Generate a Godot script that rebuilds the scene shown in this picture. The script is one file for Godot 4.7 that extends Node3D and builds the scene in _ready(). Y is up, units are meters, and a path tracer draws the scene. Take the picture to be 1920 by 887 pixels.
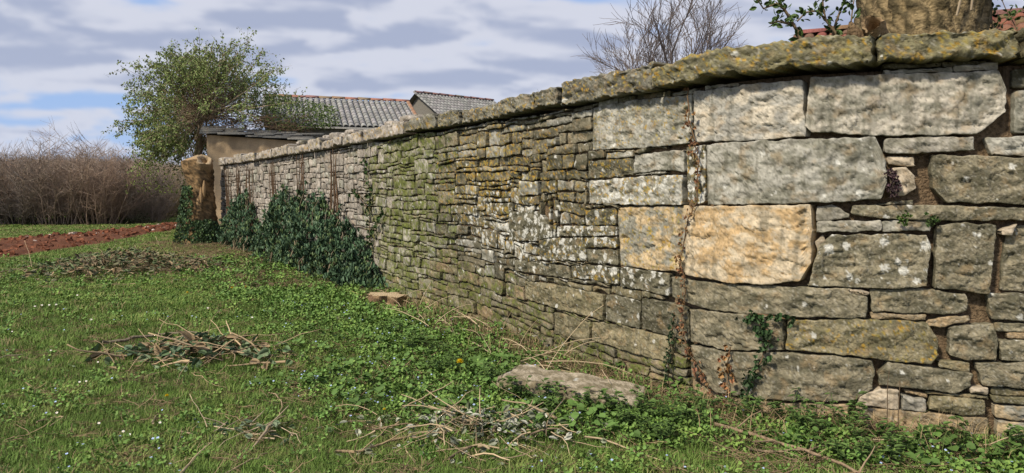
extends Node3D
# An old dry stone wall beside a lawn with cut brush, a hedge, a hut and farm roofs behind. Metres, y up.

const EYE := 1.55
const TALL := 2.54      # top of the coping
const CORE_TOP := 2.33  # underside of the coping

# plan of the wall's face, x and z, from its far end round the corner and out of the picture on the right
const PLAN := [[-9.0, -22.0], [-6.05, -17.6], [-3.75, -13.9], [-2.2, -11.4], [-1.33, -9.9], [-0.38, -8.35], [0.22, -7.3], [0.91, -6.08], [1.28, -5.5], [1.42, -5.25], [1.64, -4.97], [1.93, -4.76], [2.23, -4.64], [2.66, -4.5], [3.1, -4.38], [4.2, -4.1], [5.6, -3.8]]

# the large blocks of the corner and of the wall to its right, one by one: look, white lichen, yellow lichen, metres proud of the face,
# upper edge and lower edge from left to right as distance along the wall and height
const BLOCKS := [
	["grey", 0.05, 0.02, 0, [18.385, 2.296, 19.017, 2.306, 19.576, 2.276], [18.397, 1.926, 19.055, 1.91, 19.597, 1.922]],
	["warm", 0, 0, 0.01, [19.6, 2.293, 20.071, 2.288, 20.44, 2.287], [19.626, 1.924, 20.08, 1.909, 20.472, 1.917]],
	["pale", 0, 0, 0.02, [20.495, 2.297, 20.747, 2.296, 21.291, 2.292, 21.555, 2.29, 21.597, 2.169], [20.467, 1.988, 20.514, 1.944, 20.882, 1.913, 21.45, 1.906, 21.601, 2.046]],
	["moss", 0, 0, -0.03, [21.646, 2.296, 21.806, 2.302], [21.65, 2.193, 21.81, 2.194]],
	["grey", 0, 0, -0.01, [21.66, 2.161, 21.811, 2.168], [21.663, 1.918, 21.822, 1.915]],
	["grey", 0, 0, 0, [18.96, 1.854, 19.207, 1.864, 19.51, 1.87], [18.942, 1.705, 19.268, 1.727, 19.508, 1.704]],
	["moss", 0.7, 0.5, 0, [19.527, 1.89, 19.73, 1.89], [19.559, 1.493, 19.666, 1.459, 19.729, 1.471]],
	["grey", 0.11, 0, 0.02, [19.75, 1.893, 20.369, 1.9, 20.882, 1.899, 20.915, 1.83, 20.952, 1.721], [19.779, 1.456, 20.379, 1.475, 20.769, 1.491, 20.93, 1.509, 20.952, 1.618]],
	["pale2", 0.05, 0, 0.01, [20.941, 1.884, 21.186, 1.896, 21.433, 1.89], [20.946, 1.803, 21.189, 1.795, 21.445, 1.811]],
	["cream", 0, 0, -0.01, [20.959, 1.779, 21.111, 1.776], [20.973, 1.727, 21.123, 1.712]],
	["cream", 0, 0, 0, [20.986, 1.7, 21.071, 1.709, 21.125, 1.645], [20.989, 1.516, 21.062, 1.53, 21.127, 1.577]],
	["moss2", 0.15, 0, 0.02, [21.207, 1.782, 21.484, 1.771, 21.828, 1.757], [21.214, 1.584, 21.303, 1.486, 21.839, 1.472]],
	["grey", 0.05, 0, -0.02, [21.509, 1.882, 21.822, 1.896], [21.548, 1.78, 21.827, 1.773]],
	["moss2", 0, 0, -0.02, [20.869, 1.471, 21.114, 1.496], [20.87, 1.46, 21.118, 1.469]],
	["pale2", 0, 0, -0.01, [20.548, 1.458, 20.642, 1.469, 20.746, 1.4], [20.551, 1.359, 20.644, 1.364, 20.746, 1.39]],
	["pale2", 0.1, 0, 0.01, [20.554, 1.349, 20.772, 1.362, 20.932, 1.364], [20.549, 1.285, 20.774, 1.289, 20.936, 1.302]],
	["moss2", 0.1, 0, 0.01, [20.763, 1.46, 21.048, 1.461, 21.378, 1.463, 21.84, 1.449], [20.758, 1.414, 20.928, 1.375, 21.381, 1.373, 21.843, 1.378]],
	["grey", 0.05, 0, 0, [20.944, 1.358, 21.082, 1.37, 21.227, 1.371], [20.946, 1.299, 21.084, 1.301, 21.217, 1.3]],
	["ochre2", 0, 0.2, 0, [18.74, 1.413, 19.155, 1.43, 19.554, 1.445], [18.811, 0.924, 19.223, 0.925, 19.56, 0.936]],
	["ochre", 0, 0, 0.03, [19.566, 1.437, 20.09, 1.453, 20.512, 1.462, 20.526, 1.302], [19.572, 0.925, 19.933, 0.906, 20.269, 0.921, 20.458, 0.955, 20.525, 1.095]],
	["moss2", 0.35, 0, 0.02, [20.574, 1.19, 20.647, 1.266, 20.931, 1.278, 21.194, 1.276, 21.22, 1.205], [20.506, 0.926, 20.784, 0.928, 21.095, 0.931, 21.204, 0.956]],
	["cream", 0, 0, -0.02, [20.541, 1.213, 20.586, 1.264], [20.572, 1.158, 20.619, 1.212]],
	["moss2", 0.08, 0, 0.01, [21.255, 1.341, 21.411, 1.357, 21.585, 1.342], [21.247, 0.94, 21.397, 0.932, 21.557, 0.915]],
	["moss2", 0.1, 0, -0.04, [21.652, 1.326, 21.844, 1.355], [21.632, 0.934, 21.862, 0.923]],
	["cream", 0, 0, 0.01, [21.606, 1.313, 21.691, 1.353], [21.613, 1.286, 21.665, 1.287]],
	["moss", 0.5, 0, 0.01, [18.805, 0.909, 19.102, 0.914, 19.38, 0.906], [18.807, 0.749, 19.105, 0.743, 19.378, 0.728]],
	["moss2", 0.07, 0, 0.01, [19.404, 0.887, 19.792, 0.884, 20.287, 0.907, 20.752, 0.916, 20.868, 0.862], [19.413, 0.733, 19.796, 0.686, 20.362, 0.708, 20.661, 0.716, 20.862, 0.728]],
	["cream", 0, 0, 0.02, [20.753, 0.913, 20.822, 0.912, 20.876, 0.894], [20.766, 0.899, 20.817, 0.873, 20.87, 0.886]],
	["moss2", 0.08, 0, 0, [20.885, 0.912, 21.156, 0.93, 21.433, 0.91, 21.447, 0.84], [20.902, 0.769, 21.161, 0.775, 21.372, 0.775, 21.437, 0.805]],
	["moss2", 0.08, 0, -0.01, [21.554, 0.915, 21.862, 0.916], [21.58, 0.758, 21.869, 0.748]],
	["ochre3", 0, 0, -0.01, [20.89, 0.758, 21.213, 0.761], [20.9, 0.723, 21.214, 0.733]],
	["ochre3", 0, 0, -0.01, [21.224, 0.723, 21.343, 0.76, 21.453, 0.769], [21.213, 0.692, 21.3, 0.683, 21.463, 0.742]],
	["moss", 0.3, 0, 0, [18.594, 0.644, 18.773, 0.658, 19.05, 0.644], [18.582, 0.419, 18.776, 0.422, 19.041, 0.419]],
	["moss", 0.2, 0, 0, [19.075, 0.673, 19.286, 0.683, 19.578, 0.655], [19.067, 0.424, 19.35, 0.409, 19.584, 0.409]],
	["moss2", 0.03, 0, 0.01, [19.614, 0.665, 19.938, 0.675, 20.345, 0.706], [19.632, 0.418, 19.944, 0.415, 20.371, 0.473]],
	["olive", 0.05, 0.02, 0.01, [20.387, 0.674, 20.79, 0.716, 21.218, 0.716, 21.279, 0.606], [20.381, 0.482, 20.796, 0.472, 21.11, 0.453, 21.247, 0.459, 21.285, 0.513]],
	["moss2", 0.05, 0, 0, [21.345, 0.685, 21.478, 0.719, 21.587, 0.724, 21.615, 0.618], [21.354, 0.521, 21.457, 0.487, 21.616, 0.496]],
	["moss2", 0, 0, -0.02, [21.605, 0.725, 21.869, 0.744], [21.612, 0.678, 21.871, 0.685]],
	["ochre3", 0, 0, -0.02, [21.671, 0.665, 21.872, 0.672], [21.678, 0.638, 21.873, 0.645]],
	["moss2", 0.1, 0, 0, [21.632, 0.619, 21.874, 0.632], [21.643, 0.498, 21.879, 0.509]],
	["moss2", 0.05, 0, 0.01, [19.645, 0.396, 19.944, 0.395, 20.368, 0.455, 20.668, 0.458, 20.905, 0.445, 20.926, 0.372], [19.65, 0.16, 19.882, 0.087, 20.195, 0.11, 20.61, 0.146, 20.805, 0.169, 20.916, 0.265]],
	["moss2", 0.05, 0, 0.01, [20.951, 0.367, 20.999, 0.441, 21.294, 0.421, 21.487, 0.4], [20.953, 0.293, 21.177, 0.287, 21.39, 0.273, 21.477, 0.331]],
	["olive", 0, 0, -0.01, [21.292, 0.473, 21.467, 0.467], [21.306, 0.432, 21.474, 0.413]],
	["moss2", 0.05, 0, 0, [21.502, 0.469, 21.879, 0.502], [21.549, 0.336, 21.886, 0.319]],
	["cream", 0, 0, 0, [20.836, 0.193, 20.961, 0.262, 21.073, 0.261], [20.837, 0.147, 20.964, 0.141, 21.074, 0.134]],
	["pale2", 0, 0, 0, [21.086, 0.237, 21.225, 0.214], [21.089, 0.132, 21.23, 0.138]],
	["olive", 0, 0, 0, [21.255, 0.238, 21.421, 0.244, 21.564, 0.234], [21.248, 0.153, 21.424, 0.134, 21.561, 0.148]],
	["ochre3", 0, 0, -0.02, [21.101, 0.267, 21.239, 0.243], [21.117, 0.247, 21.24, 0.226]],
	["olive", 0, 0, -0.01, [21.217, 0.269, 21.39, 0.262, 21.583, 0.27], [21.239, 0.25, 21.39, 0.249, 21.584, 0.243]],
	["cream", 0, 0, 0, [21.472, 0.313, 21.573, 0.32], [21.479, 0.279, 21.574, 0.276]],
	["olive", 0, 0, -0.02, [21.603, 0.312, 21.886, 0.316], [21.604, 0.275, 21.888, 0.272]],
	["olive", 0, 0, -0.01, [21.599, 0.261, 21.888, 0.265], [21.617, 0.228, 21.89, 0.215]],
	["ochre3", 0, 0, -0.01, [20.15, 0.083, 20.291, 0.101], [20.123, -0.096, 20.294, -0.06]],
	["ochre3", 0, 0, -0.01, [20.348, 0.095, 20.78, 0.141], [20.351, -0.065, 20.784, -0.006]],
	["ochre3", 0, 0, 0, [20.825, 0.124, 21.243, 0.125, 21.58, 0.119], [20.831, -0.081, 21.249, -0.046, 21.585, -0.014]],
	["ochre2", 0, 0, -0.01, [21.618, 0.208, 21.891, 0.212], [21.633, 0.13, 21.895, 0.111]],
	["ochre2", 0, 0, -0.01, [21.64, 0.11, 21.895, 0.098], [21.644, 0.001, 21.899, -0.003]],
	["ochre3", 0, 0, -0.02, [19.627, 0.121, 19.858, 0.062, 20.119, 0.088], [19.634, -0.158, 19.862, -0.117, 20.107, -0.095]],
	["moss", 0, 0, -0.01, [20.915, 2.361, 21.247, 2.357], [20.918, 2.338, 21.248, 2.334]],
	["moss", 0, 0, -0.01, [21.259, 2.359, 21.492, 2.358], [21.26, 2.333, 21.493, 2.332]],
	["grey", 0, 0, 0, [20.919, 2.324, 21.301, 2.325], [20.932, 2.297, 21.308, 2.298]],
	["pale2", 0, 0, 0, [21.313, 2.324, 21.556, 2.345], [21.32, 2.298, 21.557, 2.297]],
	["grey", 0, 0, -0.01, [19.71, 2.322, 20.006, 2.31], [19.711, 2.299, 20.006, 2.295]],
	["grey", 0, 0, -0.02, [19.348, 2.319, 19.599, 2.321], [19.348, 2.295, 19.6, 2.289]],
	["moss", 0, 0, -0.02, [18.952, 2.348, 19.325, 2.338], [18.953, 2.308, 19.326, 2.297]],
	["grey", 0, 0, -0.01, [18.448, 2.35, 18.712, 2.348], [18.448, 2.294, 18.713, 2.303]],
	["moss", 0, 0, -0.01, [18.733, 2.346, 18.939, 2.345], [18.734, 2.301, 18.939, 2.305]],
	["grey", 0.1, 0.1, 0, [18.585, 1.884, 18.94, 1.885], [18.586, 1.838, 18.94, 1.846]],
	["moss", 0.35, 0.2, 0, [18.317, 1.825, 18.683, 1.829, 18.934, 1.833], [18.327, 1.675, 18.685, 1.678, 18.943, 1.696]],
	["grey", 0.6, 0.3, 0.01, [18.327, 1.646, 18.896, 1.67, 19.21, 1.678, 19.508, 1.68], [18.346, 1.449, 18.9, 1.447, 19.214, 1.448, 19.507, 1.456]],
	["moss", 0.45, 0.3, 0, [18.272, 1.385, 18.718, 1.413], [18.273, 1.248, 18.72, 1.271]],
	["moss", 0.6, 0.15, 0, [17.808, 1.213, 18.298, 1.239, 18.72, 1.257], [17.808, 1.12, 18.3, 1.147, 18.729, 1.179]],
	["moss", 0.6, 0.25, 0, [18.266, 1.13, 18.729, 1.161], [18.267, 1.047, 18.738, 1.074]],
	["moss", 0.45, 0, 0, [18.301, 1.025, 18.745, 1.056], [18.327, 0.909, 18.754, 0.928]],
	["moss", 0.62, 0.05, 0, [17.481, 1.081, 18.232, 1.128], [17.482, 0.863, 18.294, 0.916]],
	["moss", 0.62, 0, 0.01, [16.849, 1.33, 17.459, 1.356, 17.721, 1.184], [16.849, 1.021, 17.461, 1.052, 17.722, 1.11]],
	["moss", 0.6, 0.1, 0, [18.042, 0.844, 18.466, 0.893, 18.769, 0.897], [18.061, 0.745, 18.468, 0.754, 18.778, 0.751]],
	["moss", 0.25, 0, 0, [16.944, 0.819, 17.462, 0.835, 18.006, 0.841], [16.979, 0.706, 17.462, 0.714, 18.025, 0.731]],
	["olive", 0.1, 0, 0.01, [17.184, 0.619, 17.859, 0.645, 18.556, 0.64], [17.207, 0.429, 17.861, 0.41, 18.567, 0.417]],
	["olive", 0.05, 0, 0, [18.375, 0.377, 18.776, 0.404, 19.419, 0.404], [18.377, 0.201, 18.919, 0.199, 19.423, 0.21]],
	["olive", 0, 0, 0, [17.765, 0.37, 18.333, 0.37], [17.767, 0.158, 18.336, 0.158]],
]

# two colours of the stone of each look (linear)
const LOOKS := {
	"grey": [Color(0.44, 0.43, 0.38), Color(0.26, 0.255, 0.21)],
	"warm": [Color(0.58, 0.53, 0.44), Color(0.38, 0.37, 0.335)],
	"pale": [Color(0.50, 0.465, 0.395), Color(0.27, 0.26, 0.215)],
	"pale2": [Color(0.43, 0.405, 0.35), Color(0.29, 0.275, 0.225)],
	"cream": [Color(0.52, 0.44, 0.335), Color(0.40, 0.335, 0.25)],
	"moss": [Color(0.17, 0.158, 0.11), Color(0.088, 0.083, 0.054)],
	"moss2": [Color(0.28, 0.25, 0.175), Color(0.145, 0.134, 0.092)],
	"olive": [Color(0.27, 0.235, 0.145), Color(0.15, 0.136, 0.08)],
	"ochre": [Color(0.60, 0.505, 0.365), Color(0.56, 0.40, 0.22)],
	"ochre2": [Color(0.54, 0.42, 0.26), Color(0.29, 0.28, 0.235)],
	"ochre3": [Color(0.40, 0.30, 0.185), Color(0.28, 0.225, 0.145)],
	"cap": [Color(0.235, 0.215, 0.125), Color(0.135, 0.128, 0.082)],
	"cap2": [Color(0.25, 0.24, 0.195), Color(0.125, 0.12, 0.095)],
	"pink": [Color(0.46, 0.415, 0.37), Color(0.28, 0.255, 0.225)],
	"green": [Color(0.29, 0.275, 0.20), Color(0.16, 0.165, 0.08)],
}

# the two edges of the strip of ploughed red soil, x and z
const SOIL_NEAR := [Vector2(-7.6, -9.0), Vector2(-9.3, -11.7), Vector2(-11.74, -16.24), Vector2(-12.3, -21.07), Vector2(-13.5, -28.3), Vector2(-15.5, -38.0), Vector2(-18.5, -52.0)]
const SOIL_FAR := [Vector2(-10.2, -9.0), Vector2(-12.4, -14.0), Vector2(-16.4, -22.9), Vector2(-16.3, -28.3), Vector2(-16.1, -33.4), Vector2(-17.2, -39.0), Vector2(-19.5, -52.0)]

var rng := RandomNumberGenerator.new()
var M := {}
var names := {}
var way: PackedVector2Array      # points of the plan every 2 cm
var way_n: PackedVector2Array    # and the outward normals there
var way_len := 0.0
var n_low: FastNoiseLite
var n_mid: FastNoiseLite
var n_fine: FastNoiseLite
var n_chip: FastNoiseLite
var n_ground: FastNoiseLite

# ---------------------------------------------------------------- small helpers

class MB:
	# collects triangles of one mesh
	var v := PackedVector3Array()
	var c := PackedColorArray()
	var i := PackedInt32Array()
	func p(at: Vector3, col: Color) -> int:
		v.append(at); c.append(col)
		return v.size() - 1
	func tri(a: int, b: int, d: int) -> void:
		i.append(a); i.append(b); i.append(d)
	func quad(a: int, b: int, d: int, e: int) -> void:
		i.append(a); i.append(b); i.append(d); i.append(a); i.append(d); i.append(e)
	func flat_quad(a: Vector3, b: Vector3, d: Vector3, e: Vector3, col: Color) -> void:
		quad(p(a, col), p(b, col), p(d, col), p(e, col))
	func box(lo: Vector3, hi: Vector3, col: Color) -> void:
		var q := []
		for k in 8:
			q.append(Vector3(hi.x if k & 1 else lo.x, hi.y if k & 2 else lo.y, hi.z if k & 4 else lo.z))
		for f in [[0, 2, 3, 1], [4, 5, 7, 6], [0, 4, 6, 2], [1, 3, 7, 5], [2, 6, 7, 3], [0, 1, 5, 4]]:
			flat_quad(q[f[0]], q[f[1]], q[f[2]], q[f[3]], col)
	func tube(pts: Array, radii: Array, sides: int, c0: Color, c1: Color, caps := false) -> void:
		var n := pts.size()
		var side := Vector3.RIGHT
		var first := v.size()
		for k in n:
			var d: Vector3 = (pts[mini(k + 1, n - 1)] - pts[maxi(k - 1, 0)]).normalized()
			if k == 0 and absf(d.x) > 0.9:
				side = Vector3.FORWARD
			side = (side - d * side.dot(d)).normalized()
			var up := d.cross(side)
			for j in sides:
				var a := TAU * j / sides
				var at: Vector3 = pts[k] + (side * cos(a) + up * sin(a)) * radii[k]
				v.append(at); c.append(c0.lerp(c1, float(k) / maxf(n - 1, 1)))
		for k in n - 1:
			for j in sides:
				var a := first + k * sides + j
				var b := first + k * sides + (j + 1) % sides
				quad(a, b, b + sides, a + sides)
		if caps:
			for e in [0, n - 1]:
				var m := p(pts[e], c0 if e == 0 else c1)
				for j in sides:
					tri(m, first + e * sides + j, first + e * sides + (j + 1) % sides)
	func mesh() -> ArrayMesh:
		var a := []
		a.resize(Mesh.ARRAY_MAX)
		a[Mesh.ARRAY_VERTEX] = v; a[Mesh.ARRAY_COLOR] = c; a[Mesh.ARRAY_INDEX] = i
		var st := SurfaceTool.new()
		st.create_from_arrays(a)
		st.generate_normals()
		return st.commit()

func noise(kind: int, freq: float, oct: int, sd: int) -> FastNoiseLite:
	var n := FastNoiseLite.new()
	n.noise_type = kind
	n.frequency = freq
	n.seed = sd
	if oct > 1:
		n.fractal_type = FastNoiseLite.FRACTAL_FBM
		n.fractal_octaves = oct
	else:
		n.fractal_type = FastNoiseLite.FRACTAL_NONE
	return n

func rnd(a: float, b: float) -> float:
	return rng.randf_range(a, b)

func numbered(called: String) -> String:
	if not names.has(called):
		names[called] = 0
		return called
	names[called] += 1
	return "%s_%03d" % [called, names[called]]

func tag(o: Node3D, label: String, category: String, group := "") -> Node3D:
	o.set_meta("label", label)
	o.set_meta("category", category)
	if group != "":
		o.set_meta("group", group)
	return o

func thing(called: String, at: Vector3, label: String, category: String, group := "") -> Node3D:
	var o := Node3D.new()
	o.name = numbered(called)
	add_child(o)
	o.position = at
	return tag(o, label, category, group)

func put(mesh: Mesh, called: String, material: Material, parent: Node3D = null) -> MeshInstance3D:
	var o := MeshInstance3D.new()
	o.mesh = mesh
	o.material_override = material
	if parent == null:
		o.name = numbered(called)
		add_child(o)
	else:
		var k := 0
		var nm := called
		var key := "%d/%s" % [parent.get_instance_id(), called]
		if names.has(key):
			names[key] += 1
			nm = "%s_%03d" % [called, names[key]]
		else:
			names[key] = 0
		o.name = nm
		parent.add_child(o)
	return o

func structure(o: Node3D) -> Node3D:
	o.set_meta("kind", "structure")
	return o

func stuff(o: Node3D) -> Node3D:
	o.set_meta("kind", "stuff")
	return o

func scatter(mesh: Mesh, called: String, material: Material, places: Array, tints: Array, parent: Node3D = null) -> MultiMeshInstance3D:
	var mm := MultiMesh.new()
	mm.transform_format = MultiMesh.TRANSFORM_3D
	mm.use_colors = true
	mm.mesh = mesh
	mm.instance_count = places.size()
	for k in places.size():
		mm.set_instance_transform(k, places[k])
		mm.set_instance_color(k, tints[k])
	var o := MultiMeshInstance3D.new()
	o.multimesh = mm
	o.material_override = material
	o.set_meta("kind", "stuff")
	if parent == null:
		o.name = numbered(called)
		add_child(o)
	else:
		o.name = called
		parent.add_child(o, true)
	return o

func material(rough: float, grain: Texture2D = null, scale := 1.0, bump: Texture2D = null, depth := 0.0) -> StandardMaterial3D:
	var m := StandardMaterial3D.new()
	m.vertex_color_use_as_albedo = true
	m.roughness = rough
	m.metallic_specular = 0.3
	if grain:
		m.albedo_texture = grain
	if bump:
		m.normal_enabled = true
		m.normal_texture = bump
		m.normal_scale = depth
	if grain or bump:
		m.uv1_triplanar = true
		m.uv1_world_triplanar = true
		m.uv1_scale = Vector3.ONE * scale
	m.cull_mode = BaseMaterial3D.CULL_DISABLED
	return m

func grain_texture(freq: float, lo: float, hi: float, sd: int, size := 512) -> NoiseTexture2D:
	var t := NoiseTexture2D.new()
	t.width = size; t.height = size
	t.seamless = true
	t.noise = noise(FastNoiseLite.TYPE_SIMPLEX_SMOOTH, freq, 5, sd)
	var g := Gradient.new()
	g.set_color(0, Color(lo, lo, lo)); g.set_color(1, Color(hi, hi, hi))
	t.color_ramp = g
	return t

func bump_texture(freq: float, sd: int, strength: float, size := 512) -> NoiseTexture2D:
	var t := NoiseTexture2D.new()
	t.width = size; t.height = size
	t.seamless = true
	t.as_normal_map = true
	t.bump_strength = strength
	t.noise = noise(FastNoiseLite.TYPE_SIMPLEX_SMOOTH, freq, 5, sd)
	return t

# ---------------------------------------------------------------- the wall's own space

func lay_out_way() -> void:
	var q := []
	for a in PLAN:
		q.append(Vector2(a[0], a[1]))
	q.push_front(q[0] * 2.0 - q[1])
	q.append(q[-1] * 2.0 - q[-2])
	var dense := PackedVector2Array()
	for k in range(1, q.size() - 2):
		for j in 24:
			var t := j / 24.0
			var a: Vector2 = q[k - 1]; var b: Vector2 = q[k]; var c: Vector2 = q[k + 1]; var d: Vector2 = q[k + 2]
			dense.append(0.5 * (2.0 * b + (c - a) * t + (2.0 * a - 5.0 * b + 4.0 * c - d) * t * t + (3.0 * b - a - 3.0 * c + d) * t * t * t))
	dense.append(q[-2])
	var run := 0.0
	var next := 0.0
	for k in dense.size() - 1:
		var l := dense[k].distance_to(dense[k + 1])
		while next <= run + l:
			way.append(dense[k].lerp(dense[k + 1], (next - run) / l))
			next += 0.02
		run += l
	way_len = run
	for k in way.size():
		var t := (way[mini(k + 6, way.size() - 1)] - way[maxi(k - 6, 0)]).normalized()
		way_n.append(Vector2(-t.y, t.x))

func on_wall(s: float, h: float, d: float) -> Vector3:
	var f := clampf(s / 0.02, 0.0, way.size() - 1.001)
	var k := int(f)
	var t := f - k
	var p := way[k].lerp(way[k + 1], t)
	var n := way_n[k].lerp(way_n[k + 1], t)
	if s < 0.0:
		p += (way[0] - way[1]).normalized() * -s
	return Vector3(p.x + n.x * d, h, p.y + n.y * d)

func wall_x(z: float) -> float:
	# where the wall's face stands at that depth
	if z < way[0].y:
		return way[0].x - 0.4
	var lo := 0
	var hi := way.size() - 1
	if z >= way[hi].y:
		return way[hi].x
	while hi - lo > 1:
		var m := (lo + hi) / 2
		if way[m].y <= z: lo = m
		else: hi = m
	return way[lo].x

func ground_y(x: float, z: float) -> float:
	var y := n_ground.get_noise_2d(x, z) * 0.05
	return y

func on_soil(x: float, z: float) -> bool:
	return soil_side(x, z) < 1.0

func soil_side(x: float, z: float) -> float:
	# 0 inside the ploughed strip, 2 outside
	var q := Vector2(x, z)
	return 0.0 if edge_side(q, SOIL_NEAR) < 0.0 and edge_side(q, SOIL_FAR) > 0.0 else 2.0

func edge_side(q: Vector2, line: Array) -> float:
	# x offset of a point from a line given by growing depth
	for k in line.size() - 1:
		if q.y <= line[k].y and q.y > line[k + 1].y:
			var t: float = (q.y - line[k].y) / (line[k + 1].y - line[k].y)
			return q.x - lerpf(line[k].x, line[k + 1].x, t)
	return 1.0 if q.y > line[0].y else -1.0

# ---------------------------------------------------------------- stones

func line_at(q: Array, u: float) -> Vector2:
	# a point of an edge given as s, h, s, h ..., at a share u of its length along the wall
	var n := q.size() / 2
	var s: float = lerpf(q[0], q[2 * n - 2], u)
	for k in n - 1:
		var s0: float = q[2 * k]; var s1: float = q[2 * k + 2]
		if s <= s1 or k == n - 2:
			var t := clampf((s - s0) / maxf(s1 - s0, 0.0005), 0.0, 1.0)
			return Vector2(lerpf(s0, s1, t), lerpf(q[2 * k + 1], q[2 * k + 3], t))
	return Vector2(q[0], q[1])

func hash2(a: int, b: int, k: int) -> float:
	var x := (a * 73856093) ^ (b * 19349663) ^ (k * 83492791)
	x = (x ^ (x >> 13)) * 1274126177
	x = x & 0x7fffffff
	x = (x ^ (x >> 16)) * 668265263
	return float(x & 0xffff) / 65535.0

func lichen_spot(s: float, h: float, dense: float) -> float:
	# 1 inside one of the round white lichens of a stone
	var cell := 0.042
	var a := int(floor(s / cell)); var b := int(floor(h / cell))
	for i in range(-1, 2):
		for j in range(-1, 2):
			var x := a + i; var y := b + j
			if hash2(x, y, 1) < dense:
				var cx := (x + hash2(x, y, 2)) * cell
				var cy := (y + hash2(x, y, 3)) * cell
				var r := lerpf(0.004, 0.018 + minf(dense, 0.5) * 0.045, pow(hash2(x, y, 4), 2.6))
				var d := Vector2(s - cx, (h - cy) * lerpf(0.75, 1.0, hash2(x, y, 5))).length()
				if d + n_fine.get_noise_2d(s * 2.0, h * 2.0) * 0.011 < r:
					return 1.0
	return 0.0

func stone_colour(s: float, h: float, d: float, look: Array, tone: float, white: float, yellow: float, green: float, sd: float) -> Color:
	var a: Color = look[0]
	var b: Color = look[1]
	var big := n_mid.get_noise_3d(s * 0.55 + sd, h * 0.8, d + sd)
	var mid := n_mid.get_noise_3d(s * 2.2, h * 2.2 + sd, d * 2.0)
	var fine := n_fine.get_noise_3d(s * 1.3, h * 1.3, d)
	var c := a.lerp(b, smoothstep(-0.2, 0.26, big * 1.35 + mid * 0.4))
	c = c * (tone * (1.0 + fine * 0.2 + mid * 0.28))
	# run-off stains down the face, and brown earth stains
	var run := n_mid.get_noise_3d(s * 1.5 + sd, h * 0.22, 17.0)
	if run > 0.12: c = c.lerp(Color(0.10, 0.095, 0.065), minf((run - 0.12) * 1.6, 0.45))
	var rust := n_mid.get_noise_3d(s * 0.7, h * 0.9 + sd, 61.0)
	if rust > 0.2: c = c.lerp(Color(0.36, 0.25, 0.13), minf((rust - 0.2) * 1.5, 0.35))
	# dark crust in specks
	var speck := n_fine.get_noise_3d(s * 2.6 + 40.0, h * 2.6, sd)
	if speck > 0.27:
		c = c.lerp(Color(0.07, 0.068, 0.05), clampf((speck - 0.27) * 3.0, 0.0, 0.45))
	elif speck < -0.34:
		c = c.lerp(Color(0.5, 0.48, 0.42), clampf((-speck - 0.34) * 3.0, 0.0, 0.4))
	if green > 0.0:
		var g := smoothstep(0.12 - green * 0.5, 0.45 - green * 0.5, big * 0.7 + mid * 0.7 + fine * 0.3)
		c = c.lerp(Color(0.12, 0.145, 0.03) * (1.0 + fine), g * 0.75)
	if yellow > 0.0:
		var q := n_mid.get_noise_3d(s * 1.6 + 90.0, h * 1.6, 7.0) + n_fine.get_noise_3d(s + 5.0, h, 3.0) * 0.8
		var y := smoothstep(0.42 - yellow * 0.42, 0.56 - yellow * 0.42, q)
		c = c.lerp(Color(0.42, 0.25, 0.03).lerp(Color(0.32, 0.265, 0.07), smoothstep(-0.2, 0.2, mid)) * (1.0 + fine * 0.5), y * 0.8)
	if white > 0.0:
		var w := lichen_spot(s, h, white * 0.6)
		if white > 0.45:
			w = maxf(w, smoothstep(0.27, 0.33, n_mid.get_noise_3d(s * 1.1, h * 1.1 + 33.0, 2.0) + n_fine.get_noise_2d(s, h) * 0.12 + (white - 0.65) * 0.3))
		if w > 0.0:
			c = c.lerp(Color(0.60, 0.60, 0.56) * (1.0 + fine * 0.4 + mid * 0.2), w * 0.9)
	c.a = 1.0
	return Color(maxf(c.r, 0.012), maxf(c.g, 0.012), maxf(c.b, 0.008))

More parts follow.
